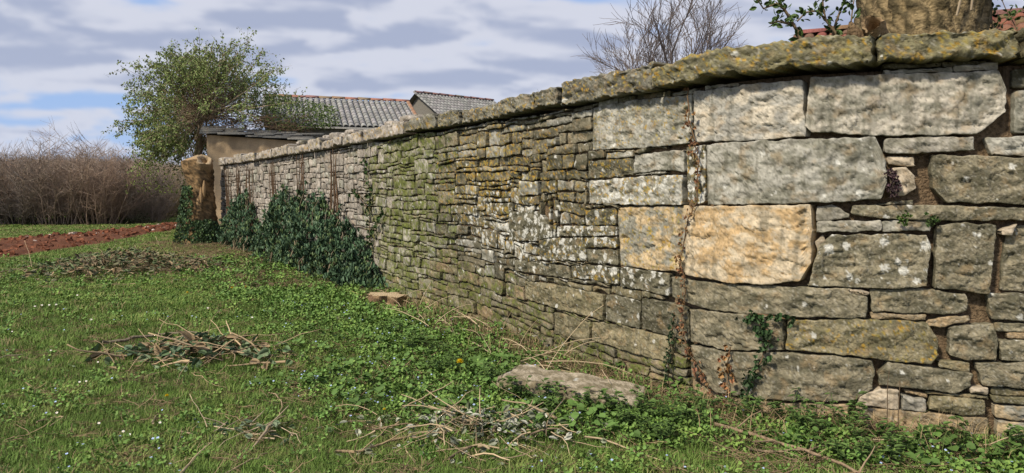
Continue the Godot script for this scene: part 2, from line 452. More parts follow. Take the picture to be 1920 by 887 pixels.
func wall_stone(mb: MB, top: Array, bottom: Array, proud: float, back: float, res: float, rough: float, o: Dictionary) -> void:
	# one stone of the wall: a rough, rounded face between two edges, and sides that run back into the wall
	var tl := line_at(top, 0.0); var trr := line_at(top, 1.0); var bl := line_at(bottom, 0.0); var br := line_at(bottom, 1.0)
	var mt := line_at(top, 0.5); var mb2 := line_at(bottom, 0.5)
	var w := ((trr - tl).length() + (br - bl).length()) * 0.5
	var ht := maxf(((tl - bl).length() + (trr - br).length()) * 0.25 + (mt - mb2).length() * 0.5, 0.008)
	var r := minf(o.get("round", 0.014), minf(w, ht) * 0.4)
	var big_r := minf(o.get("corner", 0.022), minf(w, ht) * 0.35)
	var us := [0.0, 0.3 * r / w]
	var vs := [0.0, 0.3 * r / ht]
	var nu := clampi(int(round((w - 2.0 * r) / res)), 1, 130)
	var nv := clampi(int(round((ht - 2.0 * r) / res)), 1, 80)
	for k in nu + 1: us.append(lerpf(r / w, 1.0 - r / w, float(k) / nu))
	for k in nv + 1: vs.append(lerpf(r / ht, 1.0 - r / ht, float(k) / nv))
	us.append(1.0 - 0.3 * r / w); us.append(1.0)
	vs.append(1.0 - 0.3 * r / ht); vs.append(1.0)
	var sd: float = o.get("seed", 0.0)
	var tone: float = o.get("tone", 1.0)
	var look: Array = LOOKS[o["look"]]
	var tilt_u: float = o.get("tilt_u", 0.0)
	var tilt_v: float = o.get("tilt_v", 0.0)
	var bulge: float = o.get("bulge", 0.01)
	var nu2 := us.size(); var nv2 := vs.size()
	var first := mb.v.size()
	var inner := Vector2((tl.x + trr.x + bl.x + br.x) * 0.25, (tl.y + trr.y + bl.y + br.y) * 0.25)
	var ring := []
	for j in nv2:
		for i in nu2:
			var u: float = us[i]; var vv: float = vs[j]
			var q := line_at(top, u).lerp(line_at(bottom, u), vv)
			var dx := minf(u, 1.0 - u) * w
			var dy := minf(vv, 1.0 - vv) * ht
			# corners rounded in the plane of the wall
			if dx < big_r and dy < big_r:
				var k := Vector2(big_r - dx, big_r - dy)
				if k.length() > big_r:
					var sh := k - k.normalized() * big_r
					q += Vector2(sh.x * (1.0 if u < 0.5 else -1.0), sh.y * (1.0 if vv > 0.5 else -1.0))
			var e := minf(dx, dy)
			var near := clampf(1.0 - e / 0.05, 0.0, 1.0)
			if near > 0.0:
				var a: float = clampf(0.35 + n_mid.get_noise_3d(q.x * 0.8, q.y * 0.8, sd + 50.0) * 0.9 + n_fine.get_noise_3d(q.x * 0.5, q.y * 0.5, sd) * 0.25, 0.0, 1.0) * o.get("ragged", 0.016) * near
				if dy <= dx: q.y += a * (1.0 if vv > 0.5 else -1.0)
				else: q.x += a * (1.0 if u < 0.5 else -1.0)
			var drop := 0.0
			if e < r:
				drop = r * (1.0 - sqrt(maxf(0.0, 1.0 - pow(1.0 - e / r, 2.0))))
			var soft := clampf(e / 0.04, 0.25, 1.0)
			var d := proud - drop + bulge * (16.0 * u * (1.0 - u) * vv * (1.0 - vv) - 0.4) + tilt_u * (u - 0.5) * w + tilt_v * (0.5 - vv) * ht
			var bend := n_mid.get_noise_3d(q.x * 1.2, q.y * 1.2, sd + 20.0) * 0.05
			d += n_low.get_noise_3d(q.x, q.y * 1.2, sd) * 0.011 * rough * soft
			d += n_mid.get_noise_3d(q.x * 0.9, q.y * 1.7, sd + 9.0) * 0.005 * rough * soft
			d += n_chip.get_noise_3d(q.x + bend, q.y * 1.9 + bend, sd) * 0.0095 * rough * soft
			d += n_chip.get_noise_3d(q.x * 2.3 + bend, q.y * 4.2 - bend, sd + 3.0) * 0.006 * rough * soft
			d += n_fine.get_noise_3d(q.x * 0.8, q.y * 1.2, sd) * 0.003 * rough * soft
			# cracks and bedding planes
			var crack := absf(n_mid.get_noise_3d(q.x * 0.42 + bend, q.y * 1.0 - bend, sd + 31.0))
			if crack < 0.035: d -= (1.0 - crack / 0.035) * 0.010 * rough * soft
			var col := stone_colour(q.x, q.y, d, look, tone, o.get("white", 0.0), o.get("yellow", 0.0), o.get("green", 0.0), sd)
			mb.p(on_wall(q.x, q.y, d), col)
	for j in nv2 - 1:
		for i in nu2 - 1:
			var k := first + j * nu2 + i
			mb.quad(k, k + 1, k + nu2 + 1, k + nu2)
	# the sides
	for i in nu2: ring.append(first + i)
	for j in range(1, nv2): ring.append(first + j * nu2 + nu2 - 1)
	for i in range(nu2 - 2, -1, -1): ring.append(first + (nv2 - 1) * nu2 + i)
	for j in range(nv2 - 2, 0, -1): ring.append(first + j * nu2)
	var side_col: Color = look[1] * tone * 0.9
	side_col.a = 1.0
	var second := mb.v.size()
	for k in ring:
		var q: Vector3 = mb.v[k]
		mb.p(q, mb.c[k].lerp(side_col, 0.6))
	for k in ring.size():
		var q: Vector3 = mb.v[ring[k]]
		# straight back along the wall's normal, a little towards the stone's middle
		var s_h: Vector2 = Vector2.ZERO
		var mid := on_wall(inner.x, inner.y, proud - back)
		var nrm := on_wall(inner.x, inner.y, 1.0) - on_wall(inner.x, inner.y, 0.0)
		var bk := q - nrm * back
		mb.p(bk.lerp(mid, 0.06), side_col)
	var m := ring.size()
	for k in m:
		mb.quad(second + (k + 1) % m, second + k, second + m + k, second + m + (k + 1) % m)

func grown(q: Array, up: float) -> Array:
	# an edge moved outwards, so that the stones close up to fine joints
	var out := q.duplicate()
	for k in q.size() / 2: out[2 * k + 1] += up
	out[0] -= 0.006
	out[q.size() - 2] += 0.006
	return out

func course_height(s: float, g: float) -> float:
	# the lower courses climb away from the corner
	var rise := 0.21 * smoothstep(19.6, 15.2, s) + 0.05 * sin(s * 0.7) * smoothstep(15.0, 12.0, s)
	return g + rise * (1.0 - clampf(g / 1.9, 0.0, 1.0))

func course_of(s: float, h: float) -> float:
	var rise := 0.21 * smoothstep(19.6, 15.2, s) + 0.05 * sin(s * 0.7) * smoothstep(15.0, 12.0, s)
	# h = g + rise * (1 - g / 1.9)
	return h if h > 1.9 else (h - rise) / (1.0 - rise / 1.9)

func bump_at(s: float, h: float, cs: float, ch: float, ws: float, wh: float) -> float:
	return exp(-pow((s - cs) / ws, 2.0) - pow((h - ch) / wh, 2.0))

func build_wall() -> void:
	var root := thing("stone_wall", on_wall(14.0, 0.0, 0.0), "long old dry stone wall with heavy coping, lichened rubble and big corner blocks", "wall")
	root.set_meta("kind", "thing")
	var off := root.position
	# what the blocks cover, on a grid of 2 cm by 1.5 cm
	var cs := 0.02; var ch := 0.015
	var cols := int(19.6 / cs); var rows := int(2.75 / ch)
	var full := PackedByteArray()
	full.resize(cols * rows)
	for b in BLOCKS:
		var t: Array = b[4]; var bt: Array = b[5]
		var s0 := minf(t[0], bt[0]); var s1 := maxf(t[t.size() - 2], bt[bt.size() - 2])
		for c in range(maxi(0, int(s0 / cs) - 1), mini(cols, int(s1 / cs) + 1)):
			var s := (c + 0.5) * cs
			if s < s0 or s > s1: continue
			var up := line_at(t, clampf((s - t[0]) / (t[t.size() - 2] - t[0]), 0.0, 1.0)).y
			var dn := line_at(bt, clampf((s - bt[0]) / (bt[bt.size() - 2] - bt[0]), 0.0, 1.0)).y
			var g0 := course_of(s, dn) + 0.3; var g1 := course_of(s, up) + 0.3
			for q in range(maxi(0, int(g0 / ch)), mini(rows, int(ceil(g1 / ch)))):
				full[q * cols + c] = 1
	# nothing left of the corner blocks' right neighbours, nothing over the coping's underside
	for c in cols:
		for q in rows:
			var g := q * ch - 0.3
			if g > CORE_TOP or c * cs > (19.58 if g < 0.5 else 19.3):
				full[q * cols + c] = 1
	var list := []     # [size in view, top, bottom, options, proud, res, rough]
	var eye := Vector3(0, EYE, 0)
	rng.seed = 11
	for b in BLOCKS:
		var t: Array = b[4]; var bt: Array = b[5]
		var o := {"look": b[0], "white": b[1], "yellow": b[2], "seed": rnd(0, 90), "tone": rnd(0.92, 1.1), "round": 0.006, "corner": 0.018, "ragged": 0.014, "bulge": 0.004, "tilt_u": rnd(-0.02, 0.02), "tilt_v": rnd(-0.03, 0.03)}
		list.append([9.0, grown(t, 0.007), grown(bt, -0.007), o, b[3] * 1.1, 0.0095, 1.1])
	# rubble packed into the rest
	for q in rows:
		var c := 0
		while c < cols:
			if full[q * cols + c]:
				c += 1
				continue
			var s := c * cs
			var far := clampf((16.0 - s) / 10.0, 0.0, 1.0)
			var pick := rng.randf()
			var want_h := int((rnd(0.045, 0.07) if pick < 0.2 else (rnd(0.085, 0.135) if pick < 0.62 else rnd(0.135, 0.22))) * lerpf(1.0, 1.2, far) / ch)
			want_h = maxi(want_h, 3)
			# keep to the course of the stone on the left
			var left := 0
			while c > 0 and left < 14 and q + left < rows and full[(q + left) * cols + c - 1]:
				left += 1
			if left >= 3 and left <= 11 and rng.randf() < 0.72: want_h = left
			var want_w := int(rnd(0.24, 0.6) * (1.0 if rng.randf() < 0.75 else 0.55) / cs)
			if want_h * ch > 0.115: want_w = mini(want_w, int(rnd(0.26, 0.5) / cs))
			var cw := 0
			while cw < want_w and c + cw < cols and not full[q * cols + c + cw]:
				cw += 1
			# leave no sliver at the end of the free run
			var rest := 0
			while rest < 8 and c + cw + rest < cols and not full[q * cols + c + cw + rest]:
				rest += 1
			if rest < 8: cw += rest
			var chh := 1
			while chh < want_h and q + chh < rows:
				var free := true
				for k in range(c, c + cw):
					if full[(q + chh) * cols + k]:
						free = false
						break
				if not free: break
				chh += 1
			# a narrow stone fills its pocket up to the lower of its neighbours
			if cw * cs < 0.16:
				var tall := 0
				while tall < 10 and q + chh + tall < rows and (c == 0 or full[(q + chh + tall) * cols + c - 1]) and (c + cw >= cols or full[(q + chh + tall) * cols + c + cw]) and not full[(q + chh + tall) * cols + c]:
					tall += 1
				if tall <= 6:
					var ok := true
					for y in range(q + chh, mini(rows, q + chh + tall)):
						for k in range(c, c + cw):
							if full[y * cols + k]: ok = false
					if ok: chh += tall
			# no thin sliver between this stone and what lies above it
			var above := 0
			while above < 2 and q + chh + above < rows:
				var free := true
				for k in range(c, c + cw):
					if full[(q + chh + above) * cols + k]:
						free = false
						break
				if not free: break
				above += 1
			if above < 2: chh += above
			for y in range(q, mini(rows, q + chh)):
				for k in range(c, c + cw):
					full[y * cols + k] = 1
			if cw >= 2 and chh >= 1:
				add_rubble(list, c * cs, (c + cw) * cs, q * ch - 0.3, (q + chh) * ch - 0.3)
			c += cw
	# past the picture's right edge the wall goes on in large blocks
	rng.seed = 77
	var h := 0.0
	while h < 2.25:
		var hh := minf(rnd(0.2, 0.42), 2.31 - h)
		if 2.31 - h - hh < 0.1: hh = 2.31 - h
		var s := 21.86 + rnd(-0.04, 0.04)
		while s < way_len - 0.1:
			var l := rnd(0.3, 0.9)
			var o := {"look": ["grey", "moss2", "moss2", "olive"][rng.randi() % 4], "white": 0.1, "seed": rnd(0, 90), "tone": rnd(0.9, 1.1), "round": 0.02, "corner": 0.035, "ragged": 0.03}
			list.append([0.0, [s + 0.01, h + hh - 0.008, s + l - 0.01, h + hh - 0.008], [s + 0.01, h + 0.008, s + l - 0.01, h + 0.008], o, rnd(-0.02, 0.02), 0.04, 1.2])
			s += l
		h += hh
	# the largest in view are parts of their own
	list.sort_custom(func(a, b): return a[0] > b[0])
	var joined := MB.new()
	var made := 0
	for a in list:
		var single: bool = made < 296
		var mb := MB.new() if single else joined
		var k0 := mb.v.size()
		wall_stone(mb, a[1], a[2], a[4], 0.26, a[5], a[6], a[3])
		for k in range(k0, mb.v.size()):
			mb.v[k] -= off
		if single:
			put(mb.mesh(), "stone", M.stone_smooth if a[3]["look"] in ["warm", "pale", "pale2", "cream", "ochre", "ochre2", "grey"] else M.stone, root)
		made += 1
	stuff(put(joined.mesh(), "small_stones", M.stone, root))
	print("wall stones ", list.size())
	build_core(root, off)
	build_coping(root, off)

func add_rubble(list: Array, s0: float, s1: float, g0: float, g1: float) -> void:
	var gap := rnd(-0.001, 0.003)
	var f := func(s: float, g: float) -> Array:
		var h := course_height(s, g)
		return [s + n_mid.get_noise_3d(s * 0.8, h * 0.8, 3.0) * 0.03, h + n_mid.get_noise_3d(s * 0.35, h * 0.7, 13.0) * 0.027 + n_low.get_noise_2d(s * 0.7, 5.0) * 0.02]
	var a: Array = f.call(s0 + gap, g1 - gap * 0.6)
	var m: Array = f.call((s0 + s1) * 0.5, g1 - gap * 0.6 - rnd(-0.004, 0.006))
	var b: Array = f.call(s1 - gap, g1 - gap * 0.6)
	var c: Array = f.call(s0 + gap, g0 + gap * 0.6)
	var e: Array = f.call((s0 + s1) * 0.5, g0 + gap * 0.6)
	var d: Array = f.call(s1 - gap, g0 + gap * 0.6)
	var s := (s0 + s1) * 0.5
	var h: float = (a[1] + c[1]) * 0.5
	if h < -0.12: return
	var white := 0.72 * bump_at(s, h, 17.2, 1.14, 1.1, 0.42) + 0.35 * bump_at(s, h, 16.3, 1.3, 0.8, 0.5) + 0.04
	var yellow := 0.95 * bump_at(s, h, 16.4, 1.68, 1.1, 0.45) + 0.3 * bump_at(s, h, 17.6, 1.3, 0.9, 0.5)
	var green := 0.9 * exp(-pow((s - 13.9) / 1.1, 2.0)) + 0.35 * smoothstep(0.8, 0.3, h) * smoothstep(14.5, 16.0, s)
	var look := "moss"
	var roll := rng.randf()
	if s < 12.6 + rnd(-0.7, 0.7):
		look = "pink" if roll < 0.85 else "grey"
	elif s < 14.8 + rnd(-0.5, 0.5):
		look = "green" if roll < 0.7 else "pale2"
	elif h < 0.75 + rnd(-0.15, 0.15):
		look = "olive" if roll < 0.65 else ("moss2" if roll < 0.92 else "ochre3")
	elif h > 1.95:
		look = "moss2" if roll < 0.5 else "grey"
	else:
		look = "moss" if roll < 0.55 else ("moss2" if roll < 0.85 else "grey")
	if h < 0.25 and s < 16.5 and rng.randf() < 0.4: look = "ochre3"
	var at := on_wall(s, h, 0.0)
	var dist := at.distance_to(Vector3(0, EYE, 0))
	var n := on_wall(s, h, 1.0) - at
	var facing := absf(n.dot((at - Vector3(0, EYE, 0)).normalized()))
	var size := (s1 - s0) * (g1 - g0) * facing / (dist * dist)
	if h < 0.05: size *= 0.2
	var o := {"look": look, "white": white if white > 0.02 else 0.0, "yellow": yellow if yellow > 0.12 else 0.0, "green": green if green > 0.08 else 0.0, "seed": rnd(0, 90), "tone": rnd(0.78, 1.2) * (0.84 if s > 14.8 else 1.0), "round": rnd(0.003, 0.008), "corner": rnd(0.01, 0.03), "ragged": 0.018, "bulge": rnd(0.0, 0.008), "tilt_u": rnd(-0.05, 0.05), "tilt_v": rnd(-0.08, 0.08)}
	var res := clampf(dist * 0.0024, 0.013, 0.045)
	list.append([size, [a[0], a[1], m[0], m[1], b[0], b[1]], [c[0], c[1], e[0], e[1], d[0], d[1]], o, rnd(-0.024, 0.018), res, 1.05])

func build_core(root: Node3D, off: Vector3) -> void:
	# earth and small fill behind the stones, and the wall's plain back
	var mb := MB.new()
	var n := int(way_len / 0.1)
	for k in n + 1:
		var s := minf(k * way_len / n, way_len)
		var e := n_mid.get_noise_2d(s * 3.0, 1.0) * 0.3
		var earth := Color(0.21, 0.15, 0.095) * (1.0 + e)
		earth.a = 1.0
		var e2 := lerpf(-0.045, -0.075, smoothstep(19.0, 19.6, s)) + 0.0
		for q in [[-0.3, e2], [0.6, e2], [1.2, e2], [1.8, e2], [CORE_TOP, e2], [CORE_TOP, -0.52], [-0.3, -0.55]]:
			mb.p(on_wall(s, q[0], q[1]) - off, earth)
	for k in n:
		for j in 6:
			var a := k * 7 + j
			mb.quad(a, a + 7, a + 8, a + 1)
	for e in [0, n * 7]:
		mb.quad(e, e + 4, e + 5, e + 6)
	put(mb.mesh(), "earth_core", M.earth, root)

func build_coping(root: Node3D, off: Vector3) -> void:
	rng.seed = 5
	var joints := [way_len - 0.05, 22.45, 21.63, 20.845, 19.28, 18.0, 17.55]
	var s := 17.55
	while s > 0.6:
		s -= rnd(0.45, 1.05)
		joints.append(maxf(s, 0.02))
	for k in joints.size() - 1:
		var a: float = joints[k + 1] + 0.008
		var b: float = joints[k] - 0.008
		if b - a < 0.1: continue
		var right := a > 19.0
		var proud := 0.15 if right else rnd(0.07, 0.14)
		if k == 2: proud = 0.12
		var top0 := TALL + (0.0 if right else rnd(-0.02, 0.025))
		var low := CORE_TOP + (0.012 if right else rnd(0.0, 0.03))
		var far := smoothstep(15.5, 13.0, a)
		top0 += far * rnd(-0.03, 0.05)
		var l := b - a
		var top := [a, top0 + rnd(-0.015, 0.01), a + l * 0.3, top0 + rnd(-0.01, 0.015), a + l * 0.7, top0 + rnd(-0.01, 0.015), b, top0 + rnd(-0.015, 0.01)]
		var bot := [a, low + rnd(-0.005, 0.01), a + l * 0.3, low + rnd(-0.005, 0.015), a + l * 0.7, low + rnd(-0.005, 0.015), b, low + rnd(-0.005, 0.01)]
		if k == 1:   # the stone right of the gap is chipped along its lower edge
			bot = [a, low - 0.01, a + l * 0.35, low, a + l * 0.62, low + 0.045, b, low + 0.06]
		if k == 3:
			top = [a, TALL - 0.035, a + l * 0.2, TALL - 0.02, a + l * 0.3, TALL + 0.02, a + l * 0.8, TALL + 0.01, b, TALL]
		var o := {"look": "cap" if a > 18.6 else ("cap2" if a > 13.5 else "pink"), "seed": rnd(0, 90), "tone": rnd(0.9, 1.1), "round": 0.014, "corner": 0.03, "ragged": 0.045, "bulge": 0.006, "yellow": 0.26 if a > 18.6 else 0.12, "white": 0.06, "tilt_v": rnd(-0.05, 0.05)}
		var mb := MB.new()
		wall_stone(mb, top, bot, proud, 0.62, 0.014 if a > 15.0 else 0.03, 1.5, o)
		for q in mb.v.size(): mb.v[q] -= off
		put(mb.mesh(), "coping_stone", M.stone, root)
	# loose stones lying on the far coping
	for k in 26:
		var a := rnd(6.5, 14.2)
		var l := rnd(0.22, 0.6)
		var y := TALL + rnd(-0.02, 0.02)
		var hh := rnd(0.06, 0.15)
		var o := {"look": "pink" if rng.randf() < 0.6 else "cap2", "seed": rnd(0, 90), "tone": rnd(0.9, 1.2), "round": 0.03, "corner": 0.04, "ragged": 0.03, "bulge": 0.02, "tilt_u": rnd(-0.2, 0.2)}
		var mb := MB.new()
		var top := [a, y + hh, a + l, y + hh * rnd(0.6, 1.0)]
		wall_stone(mb, top, [a, y - 0.02, a + l, y - 0.02], rnd(-0.25, 0.04), 0.3, 0.035, 1.4, o)
		for q in mb.v.size(): mb.v[q] -= off
		put(mb.mesh(), "capping_rubble", M.stone, root)

# ---------------------------------------------------------------- the scene

func _ready() -> void:
	# camera
	var cam := Camera3D.new()
	cam.name = "camera"
	add_child(cam)
	cam.position = Vector3(0, EYE, 0)
	cam.rotation_degrees = Vector3(-3.584, 0, 0)
	cam.fov = 36.8
	cam.near = 0.05
	cam.far = 1500.0
	cam.current = true
	# sky, exposure
	n_low = noise(FastNoiseLite.TYPE_SIMPLEX_SMOOTH, 2.6, 2, 1)
	n_mid = noise(FastNoiseLite.TYPE_SIMPLEX_SMOOTH, 9.0, 3, 2)
	n_fine = noise(FastNoiseLite.TYPE_SIMPLEX_SMOOTH, 42.0, 2, 3)
	n_chip = noise(FastNoiseLite.TYPE_CELLULAR, 7.0, 1, 4)
	n_chip.cellular_return_type = FastNoiseLite.RETURN_CELL_VALUE
	n_chip.cellular_jitter = 1.0
	n_ground = noise(FastNoiseLite.TYPE_SIMPLEX_SMOOTH, 0.35, 2, 5)
	var env := Environment.new()
	env.background_mode = Environment.BG_SKY
	env.tonemap_mode = Environment.TONE_MAPPER_LINEAR
	env.tonemap_exposure = 1.75
	var sky := Sky.new()
	var pano := PanoramaSkyMaterial.new()
	pano.panorama = cloudy_sky()
	sky.sky_material = pano
	env.sky = sky
	env.background_energy_multiplier = 1.0
	env.sdfgi_enabled = true
	env.ssao_enabled = true
	env.ssil_enabled = true
	env.fog_enabled = false
	env.fog_density = 0.0012
	env.fog_light_color = Color(0.80, 0.84, 0.92)
	var we := WorldEnvironment.new()
	we.name = "environment"
	we.environment = env
	add_child(we)
	# the sun, through thin cloud high on the left
	var sun := DirectionalLight3D.new()
	sun.name = "sun"
	add_child(sun)
	sun.look_at_from_position(Vector3(-0.60, 0.80, 0.54) * 40.0, Vector3.ZERO)
	sun.light_energy = 0.85
	sun.light_color = Color(1.0, 0.95, 0.86)
	sun.light_angular_distance = 6.0
	sun.shadow_enabled = true
	# materials
	var stone_bump := bump_texture(0.05, 21, 9.0)
	M.stone = material(0.93, grain_texture(0.045, 0.76, 1.16, 22), 1.5, stone_bump, 0.6)
	M.stone_smooth = material(0.93, grain_texture(0.02, 0.8, 1.14, 27), 0.8, stone_bump, 0.32)
	M.earth = material(1.0, grain_texture(0.03, 0.5, 1.3, 23), 2.0, stone_bump, 1.2)
	M.soil = M.earth
	M.bark = material(0.95, grain_texture(0.05, 0.55, 1.25, 24), 1.6, bump_texture(0.04, 25, 8.0), 1.0)
	M.twig = material(0.9)
	M.plain = material(0.85)
	M.leaf = material(0.6)
	M.leaf.backlight_enabled = true
	M.leaf.backlight = Color(0.16, 0.2, 0.05)
	M.grass = material(0.7)
	M.grass.backlight_enabled = true
	M.grass.backlight = Color(0.18, 0.2, 0.05)
	M.ivy = material(0.38)
	M.tile = material(0.9, grain_texture(0.04, 0.6, 1.25, 26), 1.2, stone_bump, 0.5)
	print("sky ", Time.get_ticks_msec())
	lay_out_way()
	build_ground()
	print("ground ", Time.get_ticks_msec())
	build_wall()
	print("wall ", Time.get_ticks_msec())
	build_buildings()
	build_trees()
	print("trees ", Time.get_ticks_msec())
	build_hedge()
	print("hedge ", Time.get_ticks_msec())
	build_ivy()
	print("ivy ", Time.get_ticks_msec())
	build_ground_things()
	print("things ", Time.get_ticks_msec())
	build_grass()
	print("grass ", Time.get_ticks_msec())

func cloudy_sky() -> ImageTexture:
	# air and clouds: a broken sheet of flat clouds seen in perspective over a blue sky
	var w := 2048; var h := 1024
	var im := Image.create(w, h, false, Image.FORMAT_RGBF)
	var n1 := noise(FastNoiseLite.TYPE_SIMPLEX_SMOOTH, 0.30, 5, 40)
	var n2 := noise(FastNoiseLite.TYPE_SIMPLEX_SMOOTH, 1.3, 5, 41)
	var ground := Color(0.22, 0.22, 0.19)
	im.fill(ground)
	for y in h / 2 + 2:
		var el := PI * (0.5 - (y + 0.5) / h)
		var up := sin(el)
		var flat := cos(el)
		var k := 1.0 / (maxf(up, 0.0) + 0.13)
		var air := Color(0.17, 0.265, 0.46).lerp(Color(0.22, 0.325, 0.50), exp(-up * 6.0))
		for x in w:
			var az := TAU * ((x + 0.5) / w - 0.5)
			var px := sin(az) * flat * k
			var pz := -cos(az) * flat * k
			var a := n1.get_noise_3d(px * 1.7, pz * 2.2, 0.0)
			var b := n2.get_noise_3d(px * 1.3 + a * 0.8, pz * 1.8, 3.0)
			var body := a * 0.75 + b * 0.62
			var cover := smoothstep(-0.48, -0.16, body)
			var shade := smoothstep(-0.06, 0.36, body + b * 0.3)
			var cloud := Color(0.375, 0.39, 0.45).lerp(Color(0.225, 0.255, 0.345), shade)
			cloud = cloud.lerp(Color(0.33, 0.375, 0.475), exp(-up * 11.0) * 0.55)
			cover = maxf(cover, exp(-up * 20.0) * 0.7)
			im.set_pixel(x, y, air.lerp(cloud, cover))
	return ImageTexture.create_from_image(im)

func build_ground() -> void:
	var xs := []
	var zs := []
	for k in range(-12, 0): xs.append(-30.0 - pow(-k, 2.4) * 1.6)
	for k in 121: xs.append(-30.0 + k * 0.3)
	for k in range(1, 13): xs.append(6.0 + pow(k, 2.4) * 1.6)
	for k in range(1, 15): zs.append(-52.0 - pow(15 - k, 2.4) * 1.2)
	for k in 176: zs.append(-52.0 + k * 0.3)
	for k in range(1, 13): zs.append(0.5 + pow(k, 2.4) * 1.6)
	xs.sort(); zs.sort()
	var mb := MB.new()
	for z in zs:
		for x in xs:
			var n := n_mid.get_noise_2d(x * 0.25, z * 0.25)
			var f := n_mid.get_noise_2d(x * 0.05 + 9.0, z * 0.05)
			var c := Color(0.12, 0.125, 0.045).lerp(Color(0.14, 0.12, 0.065), smoothstep(-0.2, 0.4, n + f))
			mb.p(Vector3(x, ground_y(x, z), z), c)
	var w := xs.size()
	for j in zs.size() - 1:
		for i in w - 1:
			var a := j * w + i
			mb.quad(a, a + 1, a + w + 1, a + w)
	structure(put(mb.mesh(), "ground", M.earth))
	# ploughed red soil
	var sb := MB.new()
	var nz := 260
	var nx := 26
	for j in nz + 1:
		var t := float(j) / nz
		var z := lerpf(-9.0, -52.0, pow(t, 1.5))
		var a := soil_x(SOIL_NEAR, z) + n_mid.get_noise_2d(z * 0.1, 1.0) * 0.25
		var b := soil_x(SOIL_FAR, z) + n_mid.get_noise_2d(z * 0.1, 8.0) * 0.25
		for i in nx + 1:
			var u := float(i) / nx
			var x := lerpf(a, b, u)
			var e := minf(u, 1.0 - u) * 8.0
			var clod := (n_mid.get_noise_2d(x * 0.22, z * 0.22) * 0.10 + n_mid.get_noise_2d(x * 0.6, z * 0.6) * 0.08 + 0.045) * clampf(e, 0.0, 1.0)
			var c := Color(0.155, 0.066, 0.038) * (1.0 + n_mid.get_noise_2d(x * 0.4, z * 0.4 + 7.0) * 0.45)
			c.a = 1.0
			sb.p(Vector3(x, ground_y(x, z) + 0.006 + clod * 1.0, z), c)
	for j in nz:
		for i in nx:
			var k := j * (nx + 1) + i
			sb.quad(k, k + 1, k + nx + 2, k + nx + 1)
	structure(put(sb.mesh(), "ploughed_soil", M.soil))

func soil_x(line: Array, z: float) -> float:
	for k in line.size() - 1:
		if z <= line[k].y and z >= line[k + 1].y:
			return lerpf(line[k].x, line[k + 1].x, (z - line[k].y) / (line[k + 1].y - line[k].y))
	return line[0].x

# ---------------------------------------------------------------- buildings behind the wall

func col(r: float, g: float, b: float, spread := 0.0) -> Color:
	var k := 1.0 + rnd(-spread, spread)
	return Color(r * k, g * k, b * k)

func half_tile(r0: float, r1: float, length: float) -> ArrayMesh:
	# a half-round clay tile, its hollow side down, running along -z and falling
	var mb := MB.new()
	var n := 6
	for e in 2:
		var z := -length * e
		var r := r0 if e == 0 else r1
		for j in n + 1:
			var a := PI * j / n
			mb.p(Vector3(cos(a) * r, sin(a) * r * 0.75, z), Color.WHITE)
		for j in n + 1:
			var a := PI * j / n
			mb.p(Vector3(cos(a) * (r - 0.016), sin(a) * (r - 0.016) * 0.75, z), Color.WHITE)
	var m := n + 1
	for j in n:
		mb.quad(j, j + 1, 2 * m + j + 1, 2 * m + j)
		mb.quad(m + j, 3 * m + j, 3 * m + j + 1, m + j + 1)
		mb.quad(j, m + j, m + j + 1, j + 1)
		mb.quad(2 * m + j, 2 * m + j + 1, 3 * m + j + 1, 3 * m + j)
	return mb.mesh()

func tinted(mesh: ArrayMesh, c: Color) -> ArrayMesh:
	var a := mesh.surface_get_arrays(0)
	var cc := PackedColorArray()
	cc.resize(a[Mesh.ARRAY_VERTEX].size())
	cc.fill(c)
	a[Mesh.ARRAY_COLOR] = cc
	var o := ArrayMesh.new()
	o.add_surface_from_arrays(Mesh.PRIMITIVE_TRIANGLES, a)
	return o

